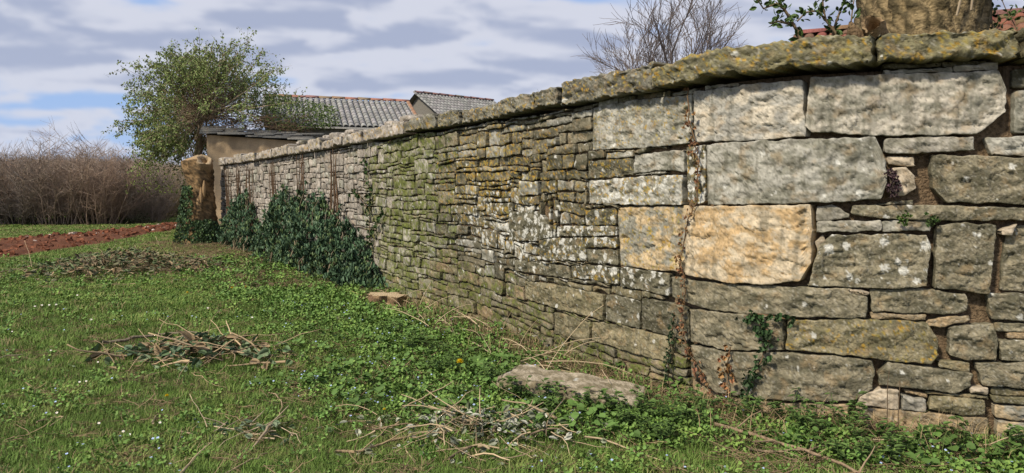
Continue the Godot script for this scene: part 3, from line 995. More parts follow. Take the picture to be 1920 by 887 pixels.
func house(root: Node3D, a: Vector3, b: Vector3, reach: float, fall: float, wall_c: Color, roof_c: Color, ridge_c: Color, singles: bool) -> void:
	# ridge a-b; the slope towards the viewer and the one behind it, gables and walls under them
	var o := root.position
	var along := Vector3(b.x - a.x, 0, b.z - a.z)
	var l := along.length()
	along /= l
	var out := Vector3(-along.z, 0, along.x)
	if out.dot(Vector3(-a.x, 0, -a.z)) < 0.0: out = -out
	var down := Vector3(0, -fall, 0)
	var ea := a + out * reach + down; var eb := b + out * reach + down
	var fa := a - out * reach + down; var fb := b - out * reach + down
	var flat := func(p: Vector3, y: float) -> Vector3: return Vector3(p.x, y, p.z)
	var inn := 0.25
	var ia := a + along * inn - Vector3(0, 0.1, 0); var ib := b - along * inn - Vector3(0, 0.1, 0)
	var wa := ea + along * inn - out * inn - Vector3(0, 0.06, 0); var wb := eb - along * inn - out * inn - Vector3(0, 0.06, 0)
	var va := fa + along * inn + out * inn - Vector3(0, 0.06, 0); var vb := fb - along * inn + out * inn - Vector3(0, 0.06, 0)
	var mb := MB.new()
	for q in [[wa, wb], [vb, va], [va, wa], [wb, vb]]:
		mb.flat_quad(q[0] - o, q[1] - o, flat.call(q[1], -0.2) - o, flat.call(q[0], -0.2) - o, wall_c)
	for q in [[wa, va, ia], [wb, vb, ib]]:
		mb.tri(mb.p(q[0] - o, wall_c), mb.p(q[1] - o, wall_c), mb.p(q[2] - o, wall_c))
	put(mb.mesh(), "wall", M.tile, root)
	var rb := MB.new()
	var t := Vector3(0, -0.07, 0)
	for q in [[a, b, eb, ea], [b, a, fa, fb]]:
		rb.flat_quad(q[0] - o, q[1] - o, q[2] - o, q[3] - o, roof_c * 0.8)
		rb.flat_quad(q[0] - o + t, q[1] - o + t, q[2] - o + t, q[3] - o + t, roof_c * 0.8)
		rb.flat_quad(q[3] - o, q[2] - o, q[2] - o + t, q[3] - o + t, roof_c * 0.8)
		rb.flat_quad(q[0] - o, q[3] - o, q[3] - o + t, q[0] - o + t, roof_c * 0.8)
		rb.flat_quad(q[1] - o, q[2] - o, q[2] - o + t, q[1] - o + t, roof_c * 0.8)
	put(rb.mesh(), "roof_deck", M.tile, root)
	# rows of half-round tiles down the near slope
	var step := 0.23
	var slope := (ea - a).normalized()
	var up := slope.cross(along).normalized()
	if up.y < 0.0: up = -up
	var len_s := (ea - a).length()
	var rows := int(ceil(len_s / 0.36))
	var shape := half_tile(0.105, 0.085, 0.44)
	var shades := []
	for k in 5: shades.append(tinted(shape, Color(roof_c.r * rnd(0.75, 1.2), roof_c.g * rnd(0.78, 1.18), roof_c.b * rnd(0.78, 1.18))))
	var places := []; var tints := []
	var n := int(l / step)
	for k in n + 1:
		for j in rows:
			var at := a + along * (k * l / n) + slope * (len_s - j * 0.36) + up * (0.012 + 0.004 * (j % 2)) - o
			var bs := Basis(along.rotated(up, rnd(-0.03, 0.03)), up, slope)
			if bs.determinant() < 0.0: bs = Basis(-bs.x, up, slope)
			if singles:
				var q := put(shades[rng.randi() % 5], "roof_tile", M.tile, root)
				q.transform = Transform3D(bs, at)
			else:
				places.append(Transform3D(bs, at))
				var g := rnd(0.75, 1.25)
				tints.append(Color(roof_c.r * g, roof_c.g * g * rnd(0.96, 1.03), roof_c.b * g))
	if not singles:
		scatter(shape, "roof_tiles", M.tile, places, tints, root)
	# ridge tiles, each one a part
	var rshape := half_tile(0.15, 0.13, 0.62)
	var rs := []
	for k in 4: rs.append(tinted(rshape, Color(ridge_c.r * rnd(0.8, 1.15), ridge_c.g * rnd(0.8, 1.15), ridge_c.b * rnd(0.8, 1.15))))
	var m := int(l / 0.55)
	for k in m:
		var q := put(rs[rng.randi() % 4], "ridge_tile", M.tile, root)
		q.transform = Transform3D(Basis(Vector3.UP.cross(-along).normalized(), Vector3.UP.rotated(along, 0.0), -along).rotated(along, rnd(-0.05, 0.05)), a + along * (k * l / m) + Vector3(0, 0.03 + 0.012 * (k % 2), 0) - o)

func build_buildings() -> void:
	rng.seed = 300
	var t := thing("farm_building", Vector3(-9, 0, -31), "low farm building behind the wall, grey tiled roof with terracotta ridge tiles", "building")
	house(t, Vector3(-10.6, 5.62, -30.8), Vector3(-4.75, 5.6, -32.7), 3.6, 1.5, Color(0.34, 0.32, 0.28), Color(0.33, 0.33, 0.325), Color(0.35, 0.21, 0.15), false)
	# clay verge tiles down the right end of its roof
	var vt := tinted(half_tile(0.09, 0.08, 0.5), Color(0.38, 0.22, 0.14))
	var slope := Vector3(0.31 * 3.6, -1.5, 0.95 * 3.6).normalized()
	for k in 8:
		var q := put(vt, "verge_tile", M.tile, t)
		q.transform = Transform3D(Basis.looking_at(slope, Vector3.UP), Vector3(-4.75, 5.66, -32.7) + slope * k * 0.48 - t.position)
	t = thing("barn", Vector3(-4, 0, -42), "taller barn further back with bare gable end and pale grey roof", "building")
	house(t, Vector3(-5.4, 7.05, -40.0), Vector3(-1.2, 7.05, -43.6), 3.4, 2.0, Color(0.22, 0.21, 0.185), Color(0.30, 0.30, 0.295), Color(0.22, 0.16, 0.135), false)
	t = thing("tiled_house", Vector3(8, 0, -13), "red clay tiled roof showing behind the thick trunk at the far right", "building")
	house(t, Vector3(5.9, 4.74, -14.9), Vector3(10.8, 4.80, -12.2), 1.9, 1.0, Color(0.4, 0.37, 0.31), Color(0.23, 0.115, 0.075), Color(0.25, 0.13, 0.09), true)
	build_hut()

func build_hut() -> void:
	rng.seed = 310
	var fl := Vector3(-10.67, 0, -25.0)
	var ax := Vector3(0.985, 0, -0.17).normalized()
	var az := Vector3(0.17, 0, 0.985).normalized()
	var t := thing("stone_hut", fl, "small ochre stone hut under the leafy tree, roofed with stone slabs", "hut")
	t.basis = Basis(ax, Vector3.UP, az)
	var w := 3.2; var deep := 2.4
	var mb := MB.new()
	var n := 24
	for k in n + 1:
		for j in 15:
			var x := w * k / n; var y := (3.54 - x * 0.06) * j / 14.0
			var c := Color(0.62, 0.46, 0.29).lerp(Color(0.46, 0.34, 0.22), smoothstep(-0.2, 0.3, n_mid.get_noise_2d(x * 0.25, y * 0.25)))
			mb.p(Vector3(x, y, n_mid.get_noise_2d(x * 0.5, y * 0.5) * 0.05), c)
	for k in n:
		for j in 14:
			var a := k * 15 + j
			mb.quad(a, a + 1, a + 16, a + 15)
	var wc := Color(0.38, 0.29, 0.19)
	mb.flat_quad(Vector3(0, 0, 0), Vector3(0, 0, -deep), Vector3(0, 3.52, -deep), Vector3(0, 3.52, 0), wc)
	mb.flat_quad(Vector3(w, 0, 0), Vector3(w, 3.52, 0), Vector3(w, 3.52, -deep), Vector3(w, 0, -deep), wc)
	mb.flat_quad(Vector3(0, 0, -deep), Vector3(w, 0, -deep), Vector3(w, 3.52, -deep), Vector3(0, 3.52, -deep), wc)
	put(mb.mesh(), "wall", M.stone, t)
	for layer in 4:
		var x := -0.2
		while x < w + 0.05:
			var l := rnd(0.5, 1.0)
			var s := MB.new()
			var y := 3.56 + layer * 0.075 - x * 0.06
			var f := 0.22 - layer * 0.12 + rnd(-0.05, 0.05)
			var c := col(0.30, 0.285, 0.25, 0.18)
			var q := []
			for z in [f, f - 0.62]:
				for xx in [x + 0.01, x + l - 0.01]:
					q.append(Vector3(xx, y + (0.0 if z == f else 0.06) + rnd(-0.01, 0.01), z + rnd(-0.03, 0.03)))
			var th := Vector3(0, rnd(0.05, 0.07), 0)
			s.flat_quad(q[0], q[1], q[3], q[2], c)
			s.flat_quad(q[0] + th, q[1] + th, q[3] + th, q[2] + th, c)
			s.flat_quad(q[0], q[1], q[1] + th, q[0] + th, c)
			s.flat_quad(q[0], q[2], q[2] + th, q[0] + th, c)
			s.flat_quad(q[1], q[3], q[3] + th, q[1] + th, c)
			put(s.mesh(), "roof_slab", M.stone, t)
			x += l
	var top := MB.new()
	top.box(Vector3(-0.1, 3.3, -deep - 0.1), Vector3(w, 3.7, -0.45), Color(0.2, 0.17, 0.13))
	put(top.mesh(), "roof_fill", M.earth, t)

# ---------------------------------------------------------------- trees

func bend_path(p: Vector3, d: Vector3, l: float, n: int, wobble: float, lift: float) -> Array:
	var out := [p]
	for k in n:
		d = (d + Vector3(rnd(-1, 1), rnd(-1, 1), rnd(-1, 1)) * wobble + Vector3(0, lift, 0)).normalized()
		p += d * l / n
		out.append(p)
	return out

func radii_of(r0: float, r1: float, n: int) -> Array:
	var out := []
	for k in n: out.append(lerpf(r0, r1, float(k) / (n - 1)))
	return out

func grow(mb: MB, p: Vector3, d: Vector3, l: float, r: float, level: int, spec: Dictionary, tips: Array) -> void:
	var n: int = spec.segs
	var pts := bend_path(p, d, l, n, spec.wobble, spec.lift)
	var c: Color = spec.color
	mb.tube(pts, radii_of(r, r * 0.55, n + 1), 5 if r > 0.03 else 3, c, c)
	if level <= 0:
		tips.append([pts[-1], (pts[-1] - pts[-2]).normalized()])
		tips.append([pts[n / 2 + 1], (pts[-1] - pts[-2]).normalized()])
		return
	var kids: int = spec.kids
	for k in kids:
		var f := lerpf(0.35, 1.0, (k + rng.randf()) / kids)
		var at: Vector3 = pts[mini(int(f * n), n - 1)].lerp(pts[mini(int(f * n) + 1, n)], f * n - int(f * n))
		var dd: Vector3 = (pts[mini(int(f * n) + 1, n)] - pts[mini(int(f * n), n - 1)]).normalized()
		var side := dd.cross(Vector3(rnd(-1, 1), rnd(-1, 1), rnd(-1, 1))).normalized()
		grow(mb, at, (dd + side * rnd(spec.spread * 0.5, spec.spread)).normalized(), l * rnd(0.5, 0.8), maxf(r * 0.5, spec.thin), level - 1, spec, tips)

func leaf_shape(kind: String) -> ArrayMesh:
	# a single leaf along +y from its stalk, folded a little at the midrib
	var mb := MB.new()
	var edge := []
	match kind:
		"oval": edge = [[0.0, 0.0], [0.2, 0.22], [0.29, 0.5], [0.18, 0.8], [0.0, 1.0]]
		"long": edge = [[0.0, 0.0], [0.1, 0.25], [0.13, 0.5], [0.08, 0.8], [0.0, 1.0]]
		"ivy": edge = [[0.0, 0.08], [0.28, 0.0], [0.5, 0.2], [0.36, 0.42], [0.42, 0.66], [0.16, 0.68], [0.0, 1.0]]
		"nettle": edge = [[0.0, 0.0], [0.26, 0.12], [0.31, 0.35], [0.24, 0.58], [0.13, 0.8], [0.0, 1.0]]
	var mid := []
	for e in edge: mid.append(mb.p(Vector3(0, e[1], -0.16 * e[1] * e[1]), Color.WHITE))
	for s in [-1, 1]:
		var k0 := mb.v.size()
		for e in edge: mb.p(Vector3(e[0] * s, e[1], 0.25 * e[0] - 0.2 * e[1] * e[1]), Color.WHITE)
		for k in edge.size() - 1:
			mb.quad(mid[k], k0 + k, k0 + k + 1, mid[k + 1])
	return mb.mesh()

func facing(y_dir: Vector3, face: Vector3, size: float) -> Basis:
	var y := y_dir.normalized()
	var x := y.cross(face)
	if x.length() < 0.01: x = y.cross(Vector3(0.3, 0.2, 0.9))
	x = x.normalized()
	return Basis(x, y, x.cross(y)).scaled(Vector3.ONE * size)

func any_dir() -> Vector3:
	return Vector3(rng.randfn(), rng.randfn(), rng.randfn()).normalized()

func bark_trunk(h0: float, h1: float, base_r: float, sides: int, rows: int, wobble: float, rough: float, c0: Color, c1: Color, flare := 0.0) -> MB:
	var mb := MB.new()
	for j in rows + 1:
		var t := float(j) / rows
		var y := lerpf(h0, h1, t)
		for k in sides:
			var a := TAU * k / sides
			var d := Vector3(cos(a), 0, sin(a))
			var furrow := n_mid.get_noise_3d(d.x * base_r * 3.0, y * 0.55, d.z * base_r * 3.0)
			var fine := n_mid.get_noise_3d(d.x * base_r * 7.0 + 7.0, y * 1.2, d.z * base_r * 7.0)
			var r := base_r * (1.0 + wobble * n_low.get_noise_3d(d.x * 0.4, y * 0.3, d.z * 0.4) + flare * pow(1.0 - t, 3.0)) + furrow * 0.055 * rough + fine * 0.034 * rough
			mb.p(Vector3(d.x * r, y, d.z * r), c0.lerp(c1, smoothstep(-0.16, 0.16, furrow * 0.6 + fine * 0.8)))
	for j in rows:
		for k in sides:
			var a := j * sides + k
			var b := j * sides + (k + 1) % sides
			mb.quad(a, b, b + sides, a + sides)
	return mb

func build_trees() -> void:
	rng.seed = 400
	# thick trunk just behind the wall at the right
	var t := thing("old_tree", Vector3(3.14, 0, -5.55), "thick rough barked tree trunk rising behind the coping at top right", "tree")
	put(bark_trunk(-0.1, 7.0, 0.425, 88, 260, 0.06, 1.0, Color(0.36, 0.275, 0.155), Color(0.10, 0.08, 0.045), 0.12).mesh(), "trunk", M.bark, t)
	var mb := MB.new()
	for k in 7:
		var a := TAU * k / 7.0
		mb.tube(bend_path(Vector3(0, 6.9, 0), Vector3(cos(a), 1.3, sin(a)), 3.2, 6, 0.12, 0.05), radii_of(0.2, 0.03, 7), 8, Color(0.17, 0.14, 0.09), Color(0.15, 0.12, 0.08))
	put(mb.mesh(), "limbs", M.bark, t)
	# pale dead shoots flat against the bark
	for q in [[Vector3(-0.03, 2.78, 0.49), Vector3(0.05, 3.4, 0.52)], [Vector3(0.07, 2.82, 0.49), Vector3(0.06, 3.4, 0.53)]]:
		mb = MB.new()
		mb.tube([q[0], (q[0] + q[1]) * 0.5 + Vector3(0.01, 0, 0.01), q[1]], [0.008, 0.012, 0.012], 6, Color(0.36, 0.29, 0.2), Color(0.36, 0.29, 0.2))
		put(mb.mesh(), "shoot", M.twig, t)
	# cut stub of a limb, hollow at its end
	mb = MB.new()
	mb.tube([Vector3(-0.40, 2.60, 0.25), Vector3(-0.55, 2.69, 0.38), Vector3(-0.60, 2.735, 0.46)], [0.09, 0.072, 0.066], 14, Color(0.22, 0.15, 0.09), Color(0.36, 0.26, 0.15))
	mb.tube([Vector3(-0.60, 2.735, 0.46), Vector3(-0.597, 2.733, 0.455), Vector3(-0.47, 2.64, 0.3)], [0.066, 0.052, 0.045], 14, Color(0.34, 0.24, 0.14), Color(0.34, 0.24, 0.14))
	mb.tube([Vector3(-0.47, 2.64, 0.3), Vector3(-0.465, 2.636, 0.295)], [0.045, 0.002], 14, Color(0.34, 0.24, 0.14), Color(0.34, 0.24, 0.14))
	for k in mb.v.size(): mb.v[k] += Vector3(n_mid.get_noise_3d(mb.v[k].x * 2.0, mb.v[k].y * 2.0, mb.v[k].z * 2.0), n_mid.get_noise_3d(mb.v[k].z * 2.0, mb.v[k].x * 2.0, 1.0), 0.0) * 0.04
	put(mb.mesh(), "branch_stub", M.bark, t)
	mb = MB.new()
	mb.tube([Vector3(-0.52, 2.58, 0.3), Vector3(-0.69, 2.68, 0.36), Vector3(-0.73, 2.76, 0.4)], [0.07, 0.055, 0.01], 9, Color(0.2, 0.13, 0.08), Color(0.3, 0.21, 0.12))
	put(mb.mesh(), "branch_stub", M.bark, t)
	build_shoots()
	# bare trees beyond the wall
	for q in [["bare_tree", Vector3(4.5, 0, -22.0), 3.6, 5, "bare leafless tree beyond the wall, left of the thick trunk"], ["bare_tree", Vector3(6.3, 0, -25.5), 3.2, 5, "bare leafless tree behind and right of the larger bare tree"], ["bare_tree", Vector3(2.3, 0, -25.0), 2.5, 4, "smaller bare tree just showing over the coping, left of the others"]]:
		var b := thing(q[0], q[1], q[4], "tree", "bare trees beyond the wall")
		var wood := MB.new(); var tips := []
		var c := Color(0.19, 0.16, 0.15)
		var bole := bend_path(Vector3.ZERO, Vector3.UP, q[2], 5, 0.05, 0.1)
		wood.tube(bole, radii_of(0.13, 0.08, 6), 8, c, c)
		put(wood.mesh(), "trunk", M.bark, b)
		wood = MB.new()
		var spec := {"segs": 4, "wobble": 0.13, "lift": 0.05, "kids": 4, "spread": 0.7, "thin": 0.0075, "color": c}
		for k in 6:
			var a := TAU * (k + rng.randf() * 0.6) / 6.0
			grow(wood, bole[-1] - Vector3(0, 0.12 * k, 0), Vector3(cos(a) * 0.6, 1.0, sin(a) * 0.6).normalized(), q[2] * rnd(0.5, 0.66), 0.06, q[3] - 1, spec, tips)
		put(wood.mesh(), "crown", M.twig, b)
	build_roof_tree()
	build_pollard()

func build_shoots() -> void:
	rng.seed = 420
	var leafy := leaf_shape("oval")
	var shoots := [
		["leafy_shoot", "long leafy shoot leaning left over the coping at top right", [[[2.13, 2.2, -5.3], [2.11, 2.63, -5.25], [2.09, 2.69, -5.25], [2.01, 2.82, -5.25], [1.93, 2.94, -5.25], [1.80, 3.16, -5.2]], [[2.01, 2.77, -5.25], [1.92, 2.78, -5.22], [1.86, 2.76, -5.2]], [[1.98, 2.87, -5.25], [1.9, 2.9, -5.2], [1.80, 2.86, -5.18], [1.74, 2.92, -5.15]]], 0.016],
		["leafy_shoot", "arching leafy shoot between the long shoot and the cut stub", [[[2.43, 2.2, -5.35], [2.41, 2.64, -5.3], [2.38, 2.71, -5.3], [2.29, 2.82, -5.3], [2.23, 2.87, -5.28], [2.13, 2.85, -5.25], [2.06, 2.78, -5.22]], [[2.3, 2.81, -5.3], [2.27, 2.9, -5.28], [2.26, 3.05, -5.28]]], 0.012],
		["leafy_shoot", "two upright dark shoots beside the cut stub", [[[2.36, 2.2, -5.38], [2.38, 2.73, -5.35], [2.4, 2.81, -5.35], [2.44, 2.92, -5.35], [2.5, 3.1, -5.35]], [[2.5, 2.2, -5.36], [2.51, 2.81, -5.35], [2.52, 2.93, -5.35], [2.55, 3.12, -5.33]]], 0.012],
		["leafy_shoot", "thin leafy shoots right of the thick trunk, against the red roof", [[[3.6, 2.2, -5.42], [3.6, 2.7, -5.4], [3.58, 2.86, -5.4], [3.57, 3.1, -5.4]], [[3.83, 2.2, -5.42], [3.79, 2.74, -5.4], [3.68, 2.92, -5.4], [3.58, 3.1, -5.38]], [[3.6, 2.75, -5.4], [3.7, 2.85, -5.36], [3.8, 2.9, -5.34]]], 0.008],
	]
	for q in shoots:
		var base := Vector3(q[2][0][0][0], 0.0, q[2][0][0][2])
		var t := thing(q[0], base, q[1], "shoot", "leafy shoots growing behind the coping")
		var places := []; var tints := []
		for path in q[2]:
			var pts := []
			for p in path: pts.append(Vector3(p[0], p[1], p[2]) - base)
			if pts[0].y > 2.1 and pts[0].y < 2.3: pts[0].y = 0.0
			var mb := MB.new()
			var r: float = q[3] if path == q[2][0] else q[3] * 0.6
			mb.tube(pts, radii_of(r, r * 0.45, pts.size()), 7, Color(0.19, 0.14, 0.085), Color(0.2, 0.15, 0.09))
			put(mb.mesh(), "stem", M.twig, t)
			for k in pts.size() - 1:
				if pts[k + 1].y < 2.55: continue
				for j in 11:
					var a: Vector3 = pts[k].lerp(pts[k + 1], rng.randf())
					if a.y < 2.58: continue
					var d := (any_dir() + Vector3(0, 0.5, 0)).normalized()
					a += d * rnd(0.0, 0.035)
					places.append(Transform3D(facing(d, any_dir(), rnd(0.03, 0.065)), a))
					var g := rnd(0.7, 1.3)
					tints.append(Color(0.06 * g, 0.105 * g, 0.03 * g))
		scatter(leafy, "leaves", M.leaf, places, tints, t)

func build_roof_tree() -> void:
	# leafy many-stemmed tree at the hut's corner, spreading over its roof
	rng.seed = 430
	var base := Vector3(-11.45, 0, -25.9)
	var t := thing("leafy_tree", base, "bushy many-stemmed tree in young leaf spreading over the hut roof", "tree")
	var hub := Vector3(0.2, 4.3, -0.05)
	var c := Color(0.34, 0.27, 0.19)
	var mb := MB.new()
	for k in 4:
		mb.tube([Vector3(rnd(-0.1, 0.1), -0.05, rnd(-0.1, 0.1)), Vector3(rnd(-0.1, 0.2), 1.5, rnd(-0.1, 0.1)), Vector3(rnd(0.0, 0.2), 3.0, rnd(-0.1, 0.1)), hub], [0.09, 0.075, 0.07, 0.06], 8, c, c)
	put(mb.mesh(), "trunk", M.bark, t)
	mb = MB.new()
	var places := []; var tints := []
	var shape := leaf_shape("oval")
	var n := 0
	while n < 185:
		var a := rng.randf() * TAU
		var el := rnd(-0.85, 1.4)
		var d := Vector3(cos(a) * cos(el), sin(el), sin(a) * cos(el))
		if (d.x > 0.0 and el < 0.0) or (el < -0.45 and rng.randf() < 0.4): continue
		var reach := 3.0 * (1.0 - 0.12 * absf(sin(el))) * rnd(0.72, 1.05)
		if d.x > 0.4: reach *= 1.25
		if el < -0.4: reach *= 0.92
		n += 1
		var p0 := hub + Vector3(rnd(-0.2, 0.5) * (1.0 if d.x > 0 else 0.3), rnd(-0.2, 0.15), rnd(-0.2, 0.2))
		var pts := bend_path(p0, d, reach, 7, 0.09, -0.012 if el < 0.7 else 0.0)
		mb.tube(pts, radii_of(rnd(0.012, 0.03), 0.005, 8), 4, c * rnd(0.75, 1.25), c)
		for k in range(1, 8):
			for j in 4:
				if rng.randf() < 0.3: continue
				var q: Vector3 = pts[k].lerp(pts[k - 1], rng.randf())
				var dd := (d * 0.7 + any_dir() * 0.9 + Vector3(0, 0.1 if k < 5 else -0.15, 0)).normalized()
				var tw := bend_path(q, dd, rnd(0.3, 0.75), 3, 0.2, -0.04)
				mb.tube(tw, [0.007, 0.005, 0.004, 0.003], 3, c * rnd(0.7, 1.2), c)
				var many := 0
				if k >= 5: many = 13
				elif k >= 4: many = 5
				elif k >= 3 and rng.randf() < 0.25: many = 3
				if d.x < -0.2 and k >= 4: many += 7
				for m in many:
					var at: Vector3 = tw[1 + m % 3].lerp(tw[m % 3], rng.randf()) + any_dir() * 0.07
					places.append(Transform3D(facing((Vector3(0, -0.6, 0) + any_dir() * 0.8), any_dir(), rnd(0.055, 0.105)), at))
					var g := rnd(0.65, 1.4)
					tints.append(Color(0.22 * g, 0.285 * g, 0.10 * g))
	# brown stems hanging round the trunk
	for k in 90:
		var a := rng.randf() * TAU
		var p := hub + Vector3(rnd(-0.9, 0.4), rnd(-0.8, 0.3), rnd(-0.5, 0.5))
		mb.tube(bend_path(p, Vector3(cos(a) * 0.6 - 0.2, -1.0, sin(a) * 0.5).normalized(), rnd(0.8, 2.4), 6, 0.14, 0.0), radii_of(rnd(0.008, 0.02), 0.004, 7), 4, c * rnd(0.6, 1.1), c)
	put(mb.mesh(), "branches", M.twig, t)
	# young leaf trailing down over the right of the hut's roof
	for m in 2600:
		var u := rng.randf()
		var at := Vector3(lerpf(2.2, 5.0, u), 4.25 + rnd(-0.55, 1.0) * (1.0 - 0.55 * u), -0.4 + rnd(-0.9, 0.7))
		places.append(Transform3D(facing((Vector3(0, -0.6, 0) + any_dir() * 0.8), any_dir(), rnd(0.055, 0.1)), at))
		var g := rnd(0.6, 1.3)
		tints.append(Color(0.15 * g, 0.215 * g, 0.07 * g))
	# and the leaves low on the left, beside the stump
	for m in 1500:
		var at := Vector3(rnd(-2.4, 0.3), rnd(1.5, 3.9), rnd(-0.8, 0.6))
		places.append(Transform3D(facing((Vector3(0, -0.5, 0) + any_dir()), any_dir(), rnd(0.05, 0.1)), at))
		var g := rnd(0.6, 1.3)
		tints.append(Color(0.15 * g, 0.19 * g, 0.05 * g))
	scatter(shape, "crown", M.leaf, places, tints, t)
	print("roof tree leaves ", places.size())
	# dead brush lying on the hut's roof
	var b := thing("dead_brush", Vector3(-9.2, 3.72, -25.9), "tangle of dead brown twigs lying on the hut roof slabs", "brush")
	mb = MB.new()
	for k in 420:
		var p := Vector3(rnd(-1.5, 1.7), 0, 0)
		p += Vector3(0, rnd(0.0, 0.5), -0.17 * p.x + rnd(-0.7, 0.8))
		mb.tube(bend_path(p, Vector3(rnd(-1, 1), rnd(-0.3, 0.4), rnd(-1, 1)).normalized(), rnd(0.3, 0.9), 4, 0.25, 0.0), radii_of(rnd(0.006, 0.014), 0.003, 5), 3, col(0.17, 0.115, 0.075, 0.3), col(0.2, 0.14, 0.095, 0.3))
	stuff(put(mb.mesh(), "twigs", M.twig, b))

func build_pollard() -> void:
	# the cut trunk that stands against the far end of the wall
	rng.seed = 440
	var base := Vector3(-9.32, 0, -21.35)
	var t := thing("cut_trunk", base, "tall sawn off tree trunk with hollow stub at the far wall end", "tree stump")
	var mb := bark_trunk(-0.1, 2.5, 0.36, 40, 60, 0.25, 1.0, Color(0.36, 0.235, 0.12), Color(0.12, 0.085, 0.05), 0.35)
	for k in mb.v.size():
		var p := mb.v[k]
		if p.y > 1.7:   # swollen head leaning left
			var s := smoothstep(1.7, 2.4, p.y)
			mb.v[k] = Vector3(p.x * (1.0 + 0.22 * s) - 0.1 * s, p.y + 0.12 * s * signf(p.x) * absf(p.x), p.z * (1.0 + 0.1 * s))
	put(mb.mesh(), "trunk", M.bark, t)
	# sawn top: pale wood, a little domed
	var top := MB.new()
	var rim := mb.v.size() - 40
	var mid := top.p(Vector3(-0.08, 2.66, 0), Color(0.5, 0.37, 0.22))
	for k in 40: top.p(mb.v[rim + k], Color(0.42, 0.29, 0.16))
	for k in 40: top.tri(mid, 1 + k, 1 + (k + 1) % 40)
	put(top.mesh(), "sawn_top", M.bark, t)
	var st := MB.new()
	var p0 := Vector3(0.14, 2.3, 0.12); var p1 := Vector3(0.26, 2.5, 0.33)
	st.tube([p0, (p0 + p1) * 0.5, p1], [0.27, 0.23, 0.2], 18, Color(0.3, 0.2, 0.11), Color(0.4, 0.29, 0.17))
	st.tube([p1, p1 - (p1 - p0) * 0.03, p0.lerp(p1, -0.35)], [0.2, 0.11, 0.085], 18, Color(0.48, 0.36, 0.22), Color(0.48, 0.36, 0.22))
	st.tube([p0.lerp(p1, -0.35), p0.lerp(p1, -0.36)], [0.1, 0.002], 18, Color(0.48, 0.36, 0.22), Color(0.48, 0.36, 0.22))
	for k in st.v.size(): st.v[k] += Vector3(n_mid.get_noise_3d(st.v[k].x, st.v[k].y, st.v[k].z), n_mid.get_noise_3d(st.v[k].z, st.v[k].x, st.v[k].y), 0.0) * 0.09
	put(st.mesh(), "hollow_stub", M.bark, t)
	for k in 3:
		var sc := MB.new()
		sc.tube(bend_path(Vector3(0.05 + 0.1 * k, 1.0 + 0.2 * k, 0.36), Vector3(0.02, 1, 0.02), 0.5, 4, 0.05, 0.0), [0.01, 0.05, 0.06, 0.04, 0.01], 6, Color(0.46, 0.31, 0.17), Color(0.46, 0.31, 0.17))
		put(sc.mesh(), "torn_bark", M.bark, t)

# ---------------------------------------------------------------- hedge and wood

func shrub_mesh(h: float, spread: float, stems: int, c: Color, fan := 0.35) -> ArrayMesh:
	var mb := MB.new()
	for k in stems:
		var a := rng.randf() * TAU
		var rr := sqrt(rng.randf()) * spread * 0.6
		var p := Vector3(cos(a) * rr, -0.05, sin(a) * rr)
		var d := Vector3(cos(a) * rnd(0, fan) * 1.2, 1.0, sin(a) * rnd(0, fan) * 1.2).normalized()
		var l := h * rnd(0.55, 1.0) * (1.0 - 0.25 * rr / spread)
		var cc := c * rnd(0.7, 1.35)
		cc.a = 1.0
		var pts := bend_path(p, d, l, 6, 0.13, 0.02)
		mb.tube(pts, radii_of(rnd(0.013, 0.028), 0.005, 7), 3, cc, cc)
		for j in 13:
			var f := rnd(0.12, 1.0)
			var i := mini(int(f * 6), 5)
			var q: Vector3 = pts[i].lerp(pts[i + 1], f * 6 - i)
			var ang := rng.randf() * TAU
			var dd := Vector3(cos(ang) * 0.75, rnd(0.1, 1.0), sin(ang) * 0.75).normalized()
			var b := bend_path(q, dd, l * rnd(0.14, 0.34), 3, 0.12, 0.05)
			mb.tube(b, [0.009, 0.007, 0.005, 0.003], 3, cc, cc)
			for m in 3:
				var dd2 := (dd + any_dir() * 0.6).normalized()
				mb.tube(bend_path(b[1 + m % 2], dd2, l * rnd(0.07, 0.16), 2, 0.12, 0.05), [0.006, 0.005, 0.003], 3, cc, cc)
	return mb.mesh()

